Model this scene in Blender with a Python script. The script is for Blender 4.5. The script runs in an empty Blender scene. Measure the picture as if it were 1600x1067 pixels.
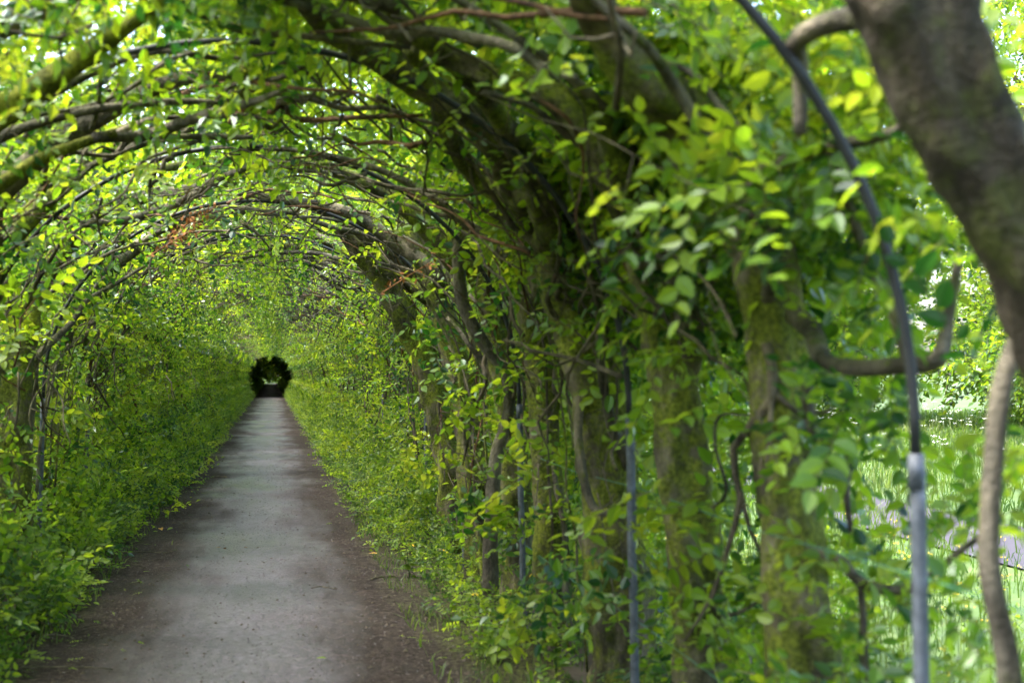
import bpy, math, random
import numpy as np
from mathutils import Vector, Matrix, Euler, noise as mn
PI = math.pi
rng = np.random.default_rng(11)
random.seed(11)
sc = bpy.context.scene
COL = sc.collection

# ------------------------------------------------------------------ camera, world, sun, exposure
FPX = 2222.0
CAM = Vector((0.0, 0.0, 1.65))
cam_d = bpy.data.cameras.new('camera'); cam = bpy.data.objects.new('camera', cam_d); COL.objects.link(cam)
cam.location = CAM
cam.rotation_euler = (math.radians(90 + 1.28), 0, math.radians(-9.58))
cam_d.sensor_width = 36; cam_d.lens = 50
cam_d.clip_start = 0.05; cam_d.clip_end = 3000
cam_d.dof.use_dof = True; cam_d.dof.focus_distance = 19.0; cam_d.dof.aperture_fstop = 2.3
cam_d.dof.aperture_blades = 7
sc.camera = cam
RC = Euler(cam.rotation_euler).to_matrix()

world = bpy.data.worlds.new('World'); sc.world = world; world.use_nodes = True
SUN_EL, SUN_AZ = math.radians(62), math.radians(-82)        # azimuth from +Y towards +X
wn = world.node_tree.nodes; wl = world.node_tree.links; wn.clear()
sky = wn.new('ShaderNodeTexSky'); sky.sky_type = 'NISHITA'; sky.sun_disc = False
sky.sun_elevation = SUN_EL; sky.sun_rotation = SUN_AZ; sky.dust_density = 4.0; sky.air_density = 1.0; sky.ozone_density = 1.0
bg = wn.new('ShaderNodeBackground'); bg.inputs[1].default_value = 0.15
wo = wn.new('ShaderNodeOutputWorld'); wl.new(sky.outputs[0], bg.inputs[0]); wl.new(bg.outputs[0], wo.inputs[0])
sd = bpy.data.lights.new('sun', 'SUN'); sd.energy = 1.5; sd.angle = math.radians(14); sd.color = (1, .97, .90)
sun = bpy.data.objects.new('sun', sd); COL.objects.link(sun)
sdir = Vector((math.sin(SUN_AZ) * math.cos(SUN_EL), math.cos(SUN_AZ) * math.cos(SUN_EL), math.sin(SUN_EL)))
sun.rotation_euler = (-sdir).to_track_quat('-Z', 'Y').to_euler(); sun.location = (5, 5, 30)
sc.view_settings.view_transform = 'Standard'; sc.view_settings.look = 'None'
sc.view_settings.gamma = 1; sc.view_settings.use_curve_mapping = False
sc.view_settings.exposure = 3.15
sc.render.engine = 'CYCLES'
cy = sc.cycles
cy.max_bounces = 7; cy.diffuse_bounces = 3; cy.transmission_bounces = 4; cy.glossy_bounces = 2
cy.transparent_max_bounces = 4; cy.use_denoising = True; cy.caustics_reflective = False; cy.caustics_refractive = False
cy.sample_clamp_indirect = 8

# ------------------------------------------------------------------ helpers
def P(px, py, Y):
    """the point on the vertical plane y = Y seen at pixel (px, py) of the 1600x1067 photograph"""
    d = RC @ Vector(((px - 800) / FPX, (533.5 - py) / FPX, -1))
    k = (Y - CAM.y) / d.y
    return CAM + d * k
def PG(px, py, z=0.0):
    d = RC @ Vector(((px - 800) / FPX, (533.5 - py) / FPX, -1))
    return CAM + d * ((z - CAM.z) / d.z)

def make_mesh(name, verts, faces_flat, sizes, mats, midx=None, tone=None, smooth=False):
    me = bpy.data.meshes.new(name)
    verts = np.ascontiguousarray(verts, dtype=np.float32)
    faces_flat = np.ascontiguousarray(faces_flat, dtype=np.int32)
    nf = len(sizes)
    me.vertices.add(len(verts)); me.vertices.foreach_set('co', verts.ravel())
    me.loops.add(len(faces_flat)); me.loops.foreach_set('vertex_index', faces_flat)
    me.polygons.add(nf)
    starts = np.zeros(nf, dtype=np.int32); starts[1:] = np.cumsum(sizes)[:-1]
    me.polygons.foreach_set('loop_start', starts)
    try: me.polygons.foreach_set('loop_total', np.asarray(sizes, dtype=np.int32))
    except Exception: pass
    if midx is not None: me.polygons.foreach_set('material_index', np.asarray(midx, dtype=np.int32))
    me.polygons.foreach_set('use_smooth', np.full(nf, smooth, dtype=bool))
    for m in mats: me.materials.append(m)
    if tone is not None:
        a = me.attributes.new('tone', 'FLOAT', 'POINT'); a.data.foreach_set('value', np.asarray(tone, dtype=np.float32))
    me.update(calc_edges=True)
    return me

def tri_mesh(name, verts, tris, mats, midx=None, tone=None, smooth=False):
    return make_mesh(name, verts, np.asarray(tris).ravel(), np.full(len(tris), 3), mats, midx, tone, smooth)

def link(name, data, parent=None, loc=None, label=None, cat=None, group=None, kind=None):
    o = bpy.data.objects.new(name, data); COL.objects.link(o)
    if parent: o.parent = parent
    if loc is not None: o.location = loc
    for k, v in (('label', label), ('category', cat), ('group', group), ('kind', kind)):
        if v: o[k] = v
    return o

def copy_thing(root, loc, label, group, rz=0.0, scale=None):
    r = root.copy(); COL.objects.link(r); r.location = loc; r.rotation_euler.z = rz
    if scale: r.scale = scale
    r['label'] = label; r['group'] = group
    for ch in list(root.children):
        c = ch.copy(); COL.objects.link(c); c.parent = r
        for g in ch.children:
            d = g.copy(); COL.objects.link(d); d.parent = c
    return r

# ------------------------------------------------------------------ materials
def mat(name):
    m = bpy.data.materials.new(name); m.use_nodes = True
    n = m.node_tree.nodes; l = m.node_tree.links; n.clear()
    out = n.new('ShaderNodeOutputMaterial')
    return m, n, l, out
def ramp(n, pts):
    r = n.new('ShaderNodeValToRGB'); e = r.color_ramp.elements
    while len(e) < len(pts): e.new(0.5)
    for i, (p, c) in enumerate(pts):
        e[i].position = p; e[i].color = (*c, 1)
    return r
def noise_node(n, l, scale, detail=4, rough=.55, coord='Object', sc3=None):
    tc = n.new('ShaderNodeTexCoord'); mp = n.new('ShaderNodeMapping')
    l.new(tc.outputs[coord], mp.inputs[0])
    if sc3: mp.inputs['Scale'].default_value = sc3
    t = n.new('ShaderNodeTexNoise'); t.inputs['Scale'].default_value = scale
    t.inputs['Detail'].default_value = detail; t.inputs['Roughness'].default_value = rough
    l.new(mp.outputs[0], t.inputs[0]); return t

def leaf_material(name, ref, tra, gloss=.05, rough=.5, mixf=.5):
    m, n, l, out = mat(name)
    at = n.new('ShaderNodeAttribute'); at.attribute_name = 'tone'
    rr = ramp(n, ref); rt = ramp(n, tra)
    l.new(at.outputs['Fac'], rr.inputs[0]); l.new(at.outputs['Fac'], rt.inputs[0])
    nz = noise_node(n, l, 1.3, 2, coord='Object')
    hs = n.new('ShaderNodeHueSaturation'); hs2 = n.new('ShaderNodeHueSaturation')
    mr = n.new('ShaderNodeMapRange'); mr.inputs[1].default_value = .3; mr.inputs[2].default_value = .7
    mr.inputs[3].default_value = .8; mr.inputs[4].default_value = 1.2
    l.new(nz.outputs[0], mr.inputs[0])
    for h, r_ in ((hs, rr), (hs2, rt)):
        l.new(r_.outputs[0], h.inputs['Color']); l.new(mr.outputs[0], h.inputs['Value'])
    d = n.new('ShaderNodeBsdfDiffuse'); t = n.new('ShaderNodeBsdfTranslucent'); g = n.new('ShaderNodeBsdfGlossy')
    g.inputs['Roughness'].default_value = rough; g.inputs['Color'].default_value = (.8, .9, .9, 1)
    l.new(hs.outputs[0], d.inputs[0]); l.new(hs2.outputs[0], t.inputs[0])
    a = n.new('ShaderNodeMixShader'); a.inputs[0].default_value = mixf
    l.new(d.outputs[0], a.inputs[1]); l.new(t.outputs[0], a.inputs[2])
    lw = n.new('ShaderNodeLayerWeight'); lw.inputs[0].default_value = .25
    ml = n.new('ShaderNodeMath'); ml.operation = 'MULTIPLY_ADD'; ml.inputs[1].default_value = .09; ml.inputs[2].default_value = gloss * .5
    l.new(lw.outputs['Fresnel'], ml.inputs[0])
    b = n.new('ShaderNodeMixShader'); l.new(ml.outputs[0], b.inputs[0]); l.new(a.outputs[0], b.inputs[1]); l.new(g.outputs[0], b.inputs[2])
    l.new(b.outputs[0], out.inputs[0]); return m

LEAF = leaf_material('hornbeam_leaf',
    [(0, (.012, .046, .009)), (.34, (.052, .120, .009)), (.8, (.140, .232, .015)), (1, (.18, .26, .025))],
    [(0, (.03, .13, .010)), (.34, (.25, .46, .013)), (.8, (.56, .73, .021)), (1, (.52, .60, .03))], gloss=.05, rough=.36, mixf=.5)
UNDER = leaf_material('undergrowth_leaf',
    [(0, (.018, .048, .007)), (.5, (.072, .138, .010)), (1, (.145, .215, .015))],
    [(0, (.07, .18, .009)), (.5, (.27, .46, .016)), (1, (.48, .64, .024))], gloss=.05)
GRASS = leaf_material('grass_blade',
    [(0, (.032, .070, .008)), (.5, (.065, .115, .013)), (1, (.14, .165, .05))],
    [(0, (.09, .20, .014)), (.5, (.16, .28, .02)), (1, (.25, .31, .07))], gloss=.03)
SHADELEAF = leaf_material('shaded_leaf',  # same hornbeam leaf, coloured darker to stand for the shade down there
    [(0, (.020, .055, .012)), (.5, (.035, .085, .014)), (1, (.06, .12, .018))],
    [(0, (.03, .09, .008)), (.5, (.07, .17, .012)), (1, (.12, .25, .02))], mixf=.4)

def bark_material(name, c1, c2, moss_amt, scale=1.0, mossc=((.045, .065, .010), (.12, .14, .016))):
    m, n, l, out = mat(name)
    b = n.new('ShaderNodeBsdfPrincipled'); b.inputs['Roughness'].default_value = .85
    b.inputs['Specular IOR Level'].default_value = .3
    n1 = noise_node(n, l, 9 * scale, 6, .65, sc3=(1, 1, .28)); r1 = ramp(n, [(.3, c1), (.55, tuple((a + b_) / 2 for a, b_ in zip(c1, c2))), (.75, c2)])
    l.new(n1.outputs[0], r1.inputs[0])
    n2 = noise_node(n, l, 3.2, 5, .7); n3 = noise_node(n, l, 60, 3, .6)
    rm = ramp(n, [(.3, mossc[0]), (.7, mossc[1])]); l.new(n3.outputs[0], rm.inputs[0])
    f = n.new('ShaderNodeMapRange'); f.inputs[1].default_value = .66 - moss_amt * .24; f.inputs[2].default_value = .80 - moss_amt * .24
    n4 = noise_node(n, l, 16, 5, .7); q = n.new('ShaderNodeMath'); q.operation = 'MULTIPLY_ADD'; q.inputs[1].default_value = .5
    q2 = n.new('ShaderNodeMath'); q2.operation = 'SUBTRACT'; q2.inputs[1].default_value = .25; l.new(n2.outputs[0], q2.inputs[0])
    l.new(n4.outputs[0], q.inputs[0]); l.new(q2.outputs[0], q.inputs[2]); l.new(q.outputs[0], f.inputs[0])
    geo = n.new('ShaderNodeNewGeometry'); sx = n.new('ShaderNodeSeparateXYZ'); l.new(geo.outputs['Normal'], sx.inputs[0])
    up = n.new('ShaderNodeMapRange'); up.inputs[1].default_value = -.2; up.inputs[2].default_value = .9; up.inputs[3].default_value = 0; up.inputs[4].default_value = .45 * moss_amt + .1
    l.new(sx.outputs[2], up.inputs[0])
    ad = n.new('ShaderNodeMath'); ad.operation = 'ADD'; ad.use_clamp = True; l.new(f.outputs[0], ad.inputs[0]); l.new(up.outputs[0], ad.inputs[1])
    mx = n.new('ShaderNodeMix'); mx.data_type = 'RGBA'; l.new(ad.outputs[0], mx.inputs[0]); l.new(r1.outputs[0], mx.inputs[6]); l.new(rm.outputs[0], mx.inputs[7])
    n5 = noise_node(n, l, 4.5, 6, .75, sc3=(1, 1, .45)); r5 = ramp(n, [(.36, (.22, .22, .22)), (.5, (.8, .8, .8)), (.66, (1.5, 1.45, 1.4))]); l.new(n5.outputs[0], r5.inputs[0])
    mu = n.new('ShaderNodeMix'); mu.data_type = 'RGBA'; mu.blend_type = 'MULTIPLY'; mu.inputs[0].default_value = 1; l.new(mx.outputs[2], mu.inputs[6]); l.new(r5.outputs[0], mu.inputs[7])
    l.new(mu.outputs[2], b.inputs['Base Color'])
    bp = n.new('ShaderNodeBump'); bp.inputs['Strength'].default_value = 1.0; bp.inputs['Distance'].default_value = .035
    sm = n.new('ShaderNodeMath'); sm.operation = 'ADD'; l.new(n1.outputs[0], sm.inputs[0])
    sm2 = n.new('ShaderNodeMath'); sm2.operation = 'MULTIPLY'; sm2.inputs[1].default_value = .5; l.new(n3.outputs[0], sm2.inputs[0]); l.new(sm2.outputs[0], sm.inputs[1])
    l.new(sm.outputs[0], bp.inputs['Height']); l.new(bp.outputs[0], b.inputs['Normal'])
    l.new(b.outputs[0], out.inputs[0]); return m
BARK = bark_material('mossy_bark', (.040, .032, .022), (.27, .23, .17), 1.0, mossc=((.045, .062, .008), (.24, .27, .028)))
DARKBARK = bark_material('dark_bark', (.014, .011, .007), (.105, .082, .058), .7, mossc=((.035, .04, .008), (.08, .09, .018)))
LIMB = bark_material('limb_bark', (.045, .036, .027), (.24, .205, .16), .45)
PALE = bark_material('pale_bark', (.09, .073, .056), (.25, .22, .18), .35)
MOSS = bark_material('very_mossy_bark', (.06, .05, .03), (.16, .14, .09), 1.5, mossc=((.09, .105, .010), (.30, .32, .025)))
RED = bark_material('red_brown_bark', (.10, .045, .025), (.22, .11, .06), 0.0)
TWIG = bark_material('twig_bark', (.050, .038, .028), (.22, .18, .135), .25)

def simple(name, col, rough=.6, metal=0, var=.25, scale=25, bump=0.0, coord='Object'):
    m, n, l, out = mat(name)
    b = n.new('ShaderNodeBsdfPrincipled'); b.inputs['Roughness'].default_value = rough; b.inputs['Metallic'].default_value = metal
    t = noise_node(n, l, scale, 4, .6, coord)
    r = ramp(n, [(.3, tuple(c * (1 - var) for c in col)), (.7, tuple(min(1, c * (1 + var)) for c in col))])
    l.new(t.outputs[0], r.inputs[0]); l.new(r.outputs[0], b.inputs['Base Color'])
    if bump:
        bp = n.new('ShaderNodeBump'); bp.inputs['Strength'].default_value = bump; bp.inputs['Distance'].default_value = .01
        l.new(t.outputs[0], bp.inputs['Height']); l.new(bp.outputs[0], b.inputs['Normal'])
    l.new(b.outputs[0], out.inputs[0]); return m
GALV = simple('galvanised_steel', (.090, .102, .128), .6, .2, .5, 22, .3)
HOOPM = simple('dark_hoop_steel', (.013, .015, .018), .6, .1, .3, 20, .2)
WIREM = simple('green_wire', (.05, .16, .10), .5, 0, .2)
GRITM = simple('grit', (.075, .065, .07), .7, 0, .5, 90)
WHITEF = simple('white_flower', (.75, .75, .70), .8); YELLOWF = simple('yellow_flower', (.80, .52, .02), .7)
DEADL = simple('withered_leaf', (.34, .13, .035), .75, 0, .35, 14)
OCHREL = simple('fallen_yellow_leaf', (.50, .27, .05), .7, 0, .35, 30)

# ------------------------------------------------------------------ tunnel geometry
CX, HW, SPR, RISE = -0.12, 1.70, 1.50, 1.58
_a = np.linspace(0, PI / 2, 200)
_ex, _ez = HW * np.cos(_a), RISE * np.sin(_a)
_es = np.concatenate([[0], np.cumsum(np.hypot(np.diff(_ex), np.diff(_ez)))])
TCROWN = SPR + _es[-1]
def arch(t, off):
    """arrays: distance along the arch from the ground (passes the crown too), outward offset -> x (positive = wall side), z, nx, nz"""
    t = np.asarray(t, float); off = np.asarray(off, float)
    past = t > TCROWN
    tt = np.where(past, 2 * TCROWN - t, t)
    low = tt < SPR
    ang = np.interp(tt - SPR, _es, _a)
    x = np.where(low, HW + .035 * (SPR - tt) / SPR, HW * np.cos(ang)); z = np.where(low, tt, SPR + RISE * np.sin(ang))
    nx = np.where(low, 1.0, np.cos(ang) / HW); nz = np.where(low, 0.0, np.sin(ang) / RISE)
    ln = np.hypot(nx, nz); nx, nz = nx / ln, nz / ln
    sgn = np.where(past, -1.0, 1.0)
    x, nx = x * sgn, nx * sgn
    return x + nx * off, z + nz * off, nx, nz
ROWX = HW + .20           # trunk line: this far from the centre line

# ------------------------------------------------------------------ tubes
def smooth_path(pts, rad, sub):
    pts = np.asarray(pts, float); rad = np.asarray(rad, float); n = len(pts)
    if n < 3 or sub < 2: return pts, rad
    out, ro = [], []
    ext = np.vstack([2 * pts[0] - pts[1], pts, 2 * pts[-1] - pts[-2]])
    for i in range(n - 1):
        p0, p1, p2, p3 = ext[i:i + 4]
        for k in range(sub):
            u = k / sub
            out.append(.5 * ((2 * p1) + (-p0 + p2) * u + (2 * p0 - 5 * p1 + 4 * p2 - p3) * u * u + (-p0 + 3 * p1 - 3 * p2 + p3) * u ** 3))
            ro.append(rad[i] * (1 - u) + rad[i + 1] * u)
    out.append(pts[-1]); ro.append(rad[-1])
    return np.array(out), np.array(ro)
def tube_arrays(pts, rad, seg=8, rough=0.0, seed=0, flute=0.0):
    pts = np.asarray(pts, float); n = len(pts)
    tan = np.gradient(pts, axis=0); tan /= np.linalg.norm(tan, axis=1)[:, None] + 1e-9
    ref = np.array([0, 1.0, 0.05]); ref = ref / np.linalg.norm(ref)
    if abs(tan[:, 1]).mean() > .8: ref = np.array([0.1, 0, 1.0])
    u = np.cross(tan, ref); u /= np.linalg.norm(u, axis=1)[:, None] + 1e-9
    v = np.cross(tan, u)
    a = np.linspace(0, 2 * PI, seg, endpoint=False)
    R = np.repeat(np.asarray(rad, float)[:, None], seg, 1)
    if rough or flute:
        ph = seed * 1.7
        s = np.concatenate([[0], np.cumsum(np.linalg.norm(np.diff(pts, axis=0), axis=1))])[:, None]
        A = a[None, :]
        f = np.sin(3 * A + ph + 1.3 * np.sin(s * 1.9 + ph)) * .5 + np.sin(5 * A - ph * 2 + s * 1.1) * .35 + np.sin(2 * A + s * 2.3 + ph) * .4
        g = np.zeros_like(R)
        for i in range(n):
            for j in range(seg):
                q = (math.cos(a[j]) * 1.2 + seed, math.sin(a[j]) * 1.2, s[i, 0] * 3.5)
                g[i, j] = mn.noise(q) + .6 * mn.noise((q[0] * 2.7, q[1] * 2.7, q[2] * 2.7)) + .35 * mn.noise((q[0] * 6, q[1] * 6, q[2] * 5))
        R = R * (1 + flute * f + rough * g)
    V = pts[:, None, :] + R[..., None] * (np.cos(a)[None, :, None] * u[:, None, :] + np.sin(a)[None, :, None] * v[:, None, :])
    V = V.reshape(-1, 3)
    i = np.arange(n - 1)[:, None]; j = np.arange(seg)[None, :]; j2 = (j + 1) % seg
    Q = np.stack([i * seg + j, i * seg + j2, (i + 1) * seg + j2, (i + 1) * seg + j], -1).reshape(-1, 4)
    T = np.concatenate([Q[:, [0, 1, 2]], Q[:, [0, 2, 3]]])
    c0, c1 = len(V), len(V) + 1
    V = np.vstack([V, pts[0], pts[-1]])
    jj = np.arange(seg); e = (n - 1) * seg
    T = np.vstack([T, np.stack([np.full(seg, c0), (jj + 1) % seg, jj], -1), np.stack([np.full(seg, c1), e + jj, e + (jj + 1) % seg], -1)])
    return V, T
class Acc:
    def __init__(s): s.v, s.t, s.m, s.n = [], [], [], 0
    def add(s, V, T, m=0):
        s.v.append(V); s.t.append(np.asarray(T) + s.n); s.m.append(np.full(len(T), m)); s.n += len(V)
    def tube(s, pts, rad, seg=8, rough=0, seed=0, flute=0, sub=1, m=0):
        if sub > 1: pts, rad = smooth_path(pts, rad, sub)
        s.add(*tube_arrays(pts, rad, seg, rough, seed, flute), m)
    def mesh(s, name, mats, smooth=True):
        return tri_mesh(name, np.vstack(s.v), np.vstack(s.t), mats, np.concatenate(s.m), None, smooth)

# ------------------------------------------------------------------ leaves and sprays
def leaf_geo(L, W, detail, r):
    """a leaf lying along +x, blade in xy, folded along the midrib"""
    f = L * r.uniform(.05, .14); droop = L * r.uniform(.02, .16)
    if detail:
        xs = [.10, .34, .62, .85]; ws = [.30, .50, .42, .19]
        V = [(0, 0, 0)]
        for x, w in zip(xs, ws):
            z = -droop * x * x
            V += [(x * L, 0, z), (x * L, w * W, z + f * w * 2), (x * L, -w * W, z + f * w * 2)]
        V.append((L, 0, -droop))
        T = [(0, 1, 2), (0, 3, 1)]
        for k in range(3):
            a, b = 1 + 3 * k, 4 + 3 * k
            T += [(a, b, b + 1), (a, b + 1, a + 1), (a, a + 2, b + 2), (a, b + 2, b)]
        T += [(10, 13, 11), (10, 12, 13)]
    else:
        V = [(0, 0, 0), (.45 * L, .5 * W, f - droop * .2), (L, 0, -droop), (.45 * L, -.5 * W, f - droop * .2)]
        T = [(0, 2, 1), (0, 3, 2)]
    return np.array(V, float), np.array(T, int)
def rot(ax, ang):
    return np.array(Matrix.Rotation(ang, 3, ax))
def make_spray(seed, detail, n=9, length=.30, L=.068):
    r = random.Random(seed); vs, ts, ms, tn = [], [], [], []; k = 0
    bend = r.uniform(-.25, .25); sag = r.uniform(.05, .3)
    def pos(u): return np.array([u * length, bend * length * u * u, -sag * length * u * u])
    for i in range(n):
        u = (i + .6) / n if i < n - 1 else 1.0
        side = 1 if i % 2 else -1
        sz = L * (1 - .35 * abs(u - .5)) * r.uniform(.75, 1.2)
        V, T = leaf_geo(sz, sz * r.uniform(.52, .66), detail, r)
        yaw = side * math.radians(r.uniform(38, 68)) if i < n - 1 else r.uniform(-.2, .2)
        M = rot('Z', yaw) @ rot('X', r.uniform(-.55, .55)) @ rot('Y', r.uniform(-.15, .5))
        V = V @ M.T + pos(u)
        vs.append(V); ts.append(T + k); k += len(V); ms += [0] * len(T); tn += [r.random()] * len(V)
    sp = [pos(u) for u in np.linspace(0, 1, 4)]
    V, T = tube_arrays(sp, [.0022, .0018, .0014, .0008], 3)
    vs.append(V); ts.append(T + k); ms += [1] * len(T); tn += [.5] * len(V)
    return np.vstack(vs), np.vstack(ts), np.array(ms), np.array(tn)
SPR_HI = [make_spray(i, True, 7 + i % 4, .24 + .02 * (i % 5), .062 + .004 * (i % 6)) for i in range(10)]
SPR_LO = [make_spray(50 + i, False, 8 + i % 3) for i in range(10)]

def scatter(name, pos, xdir, zdir, scale, templates, mats, tone_shift=None):
    """place a template at each position, its x axis along xdir and its blade normal near zdir"""
    N = len(pos); x = xdir / (np.linalg.norm(xdir, axis=1)[:, None] + 1e-9)
    y = np.cross(zdir, x); y /= np.linalg.norm(y, axis=1)[:, None] + 1e-9
    z = np.cross(x, y); M = np.stack([x, y, z], -1) * scale[:, None, None]
    which = rng.integers(0, len(templates), N)
    vs, ts, ms, tn = [], [], [], []; k = 0
    for w, (V, T, m, t) in enumerate(templates):
        idx = np.nonzero(which == w)[0]
        if not len(idx): continue
        W = np.einsum('nij,vj->nvi', M[idx], V) + pos[idx][:, None, :]
        vs.append(W.reshape(-1, 3))
        ts.append((T[None] + (np.arange(len(idx)) * len(V))[:, None, None] + k).reshape(-1, 3))
        k += len(idx) * len(V)
        ms.append(np.tile(m, len(idx)))
        tt = np.tile(t, (len(idx), 1))
        sh = rng.normal(0, .13, (len(idx), 1)) + 1.0 * np.array([[mn.noise((q[0] * 2.2, q[1] * 2.2, q[2] * 2.2))] for q in pos[idx]]) if tone_shift is None else tone_shift[idx][:, None]
        tn.append(np.clip((tt - .5) * .7 + .52 + sh, 0, 1).ravel())
    return tri_mesh(name, np.vstack(vs), np.vstack(ts), mats, np.concatenate(ms), np.concatenate(tn))

def nz3(p, s, o=0.0):
    return np.array([mn.noise((q[0] * s + o, q[1] * s, q[2] * s)) for q in p])

def crown_mesh(name, side, y0, n, templates, mats, spread=.95, dens=None, offm=.20, offs=.22, size=1.0, hole=.0, seed=0, tmin=.1, base=(0, 0, 0), inner=None, dmin=1.9, bulge=0.0, clumps=(), roof=.42):
    """leaves of one tree: a slice of the tunnel's wall and half of its roof, in world coordinates minus base"""
    m = int(n * 4.0)
    t = rng.uniform(tmin, TCROWN + .25, m); y = y0 + rng.uniform(-spread, spread, m)
    off = np.clip(rng.normal(offm, offs, m), -.30, .95)
    off = off - bulge * np.clip(1 - t / 1.5, 0, 1)
    x, z, nx, nz = arch(t, off)
    X = CX + side * x
    p = np.stack([X, y, z], -1)
    if roof < 1: keep0 = rng.random(m) < np.where(t > 2.7, roof, 1.0)
    else: keep0 = np.ones(m, bool)
    nv = nz3(p, 2.3, seed * 3.1) + .6 * nz3(p, 5.5, 9)
    keep = (nv > (hole - .35)) & keep0
    if dens is not None: keep &= rng.random(m) < dens(t, y, off)
    # nothing may hang right in front of the lens
    dd = np.linalg.norm(p - np.array(CAM), axis=1); keep &= dd > dmin
    if inner: keep &= rng.random(m) < np.clip((off - inner[0]) / inner[1], inner[2], 1)
    idx = np.nonzero(keep)[0][:n]
    p, t, off = p[idx], t[idx], off[idx]
    nrm = np.stack([side * nx[idx], np.zeros(len(p)), nz[idx]], -1)
    for (cx, cy, cY, cr, cn) in clumps:
        c = np.array(P(cx, cy, cY)); cn = int(cn * 1.3); q = c + rng.normal(0, cr * .75, (cn, 3)) * np.array([1, 1.2, .7])
        p = np.vstack([p, q]); nrm = np.vstack([nrm, np.tile([side * .7, 0, .7], (cn, 1))])
    N = len(p)
    tang = np.cross(nrm, np.array([0, 1.0, 0]))
    tang *= np.sign(tang[:, 2] + 1e-6)[:, None]
    rx = rng.normal(0, 1, (N, 3)); rz = rng.normal(0, 1, (N, 3))
    xd = .45 * tang * rng.uniform(-.6, 1.3, (N, 1)) + np.array([0, 1.0, 0]) * rng.normal(0, .8, (N, 1)) - .35 * nrm * rng.uniform(-1, 1.6, (N, 1)) + .4 * rx + np.array([0, 0, -.15])
    zd = .55 * nrm * np.where(rng.random(N) < .5, -1, 1)[:, None] + np.array([0, 0, .75]) + .55 * rz
    scl = rng.uniform(.7, 1.25, N) * size
    return scatter(name, p - np.array(base), xd, zd, scl, templates, mats)

def tw_path(side, t0, t1, y0, y1, o0, o1, n, wob, seed, base):
    r = random.Random(seed); ts = np.linspace(t0, t1, n); out = []
    wy = wo = 0
    for i, t in enumerate(ts):
        u = i / (n - 1)
        if i: wy += r.gauss(0, wob); wo += r.gauss(0, wob * .5)
        x, z, _, _ = arch(t, o0 + (o1 - o0) * u + wo)
        out.append((CX + side * float(x) - base[0], y0 + (y1 - y0) * u + wy - base[1], float(z) - base[2]))
    return out

def gen_twigs(side, yc, nt, base, seed, thin=1.0, tlo=1.3):
    r = random.Random(seed); A = Acc()
    for k in range(nt):
        t0 = r.uniform(tlo, TCROWN - .1); dl = r.uniform(.25, 1.1) * r.choice((-1, 1, 1)); y0 = yc + r.uniform(-.8, .8)
        o0 = r.uniform(-.14, .14); dy = r.gauss(0, .85)
        n = 7; pth = tw_path(side, t0, t0 + dl, y0, y0 + dy, o0, o0 + r.uniform(-.22, .15), n, .075, seed * 77 + k, base)
        r0 = r.uniform(.004, .015) ** 1.0 * thin * r.choice((.7, 1, 1.35))
        A.tube(pth, np.linspace(r0, r0 * .3, n), 5, sub=2, m=0 if r.random() < .85 else 1)
        for q in range(r.randint(1, 3)):               # side twiglets
            i = r.randint(1, n - 2); p = np.array(pth[i]); d = np.array([r.gauss(0, 1), r.gauss(0, 1), r.gauss(-.1, .7)]); d /= np.linalg.norm(d)
            ln = r.uniform(.1, .4); e = [p + d * ln * u + np.array([0, 0, .04]) * math.sin(u * 5 + k) for u in np.linspace(0, 1, 4)]
            A.tube(e, np.linspace(r0 * .55, r0 * .2, 4), 4)
    return A

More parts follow.
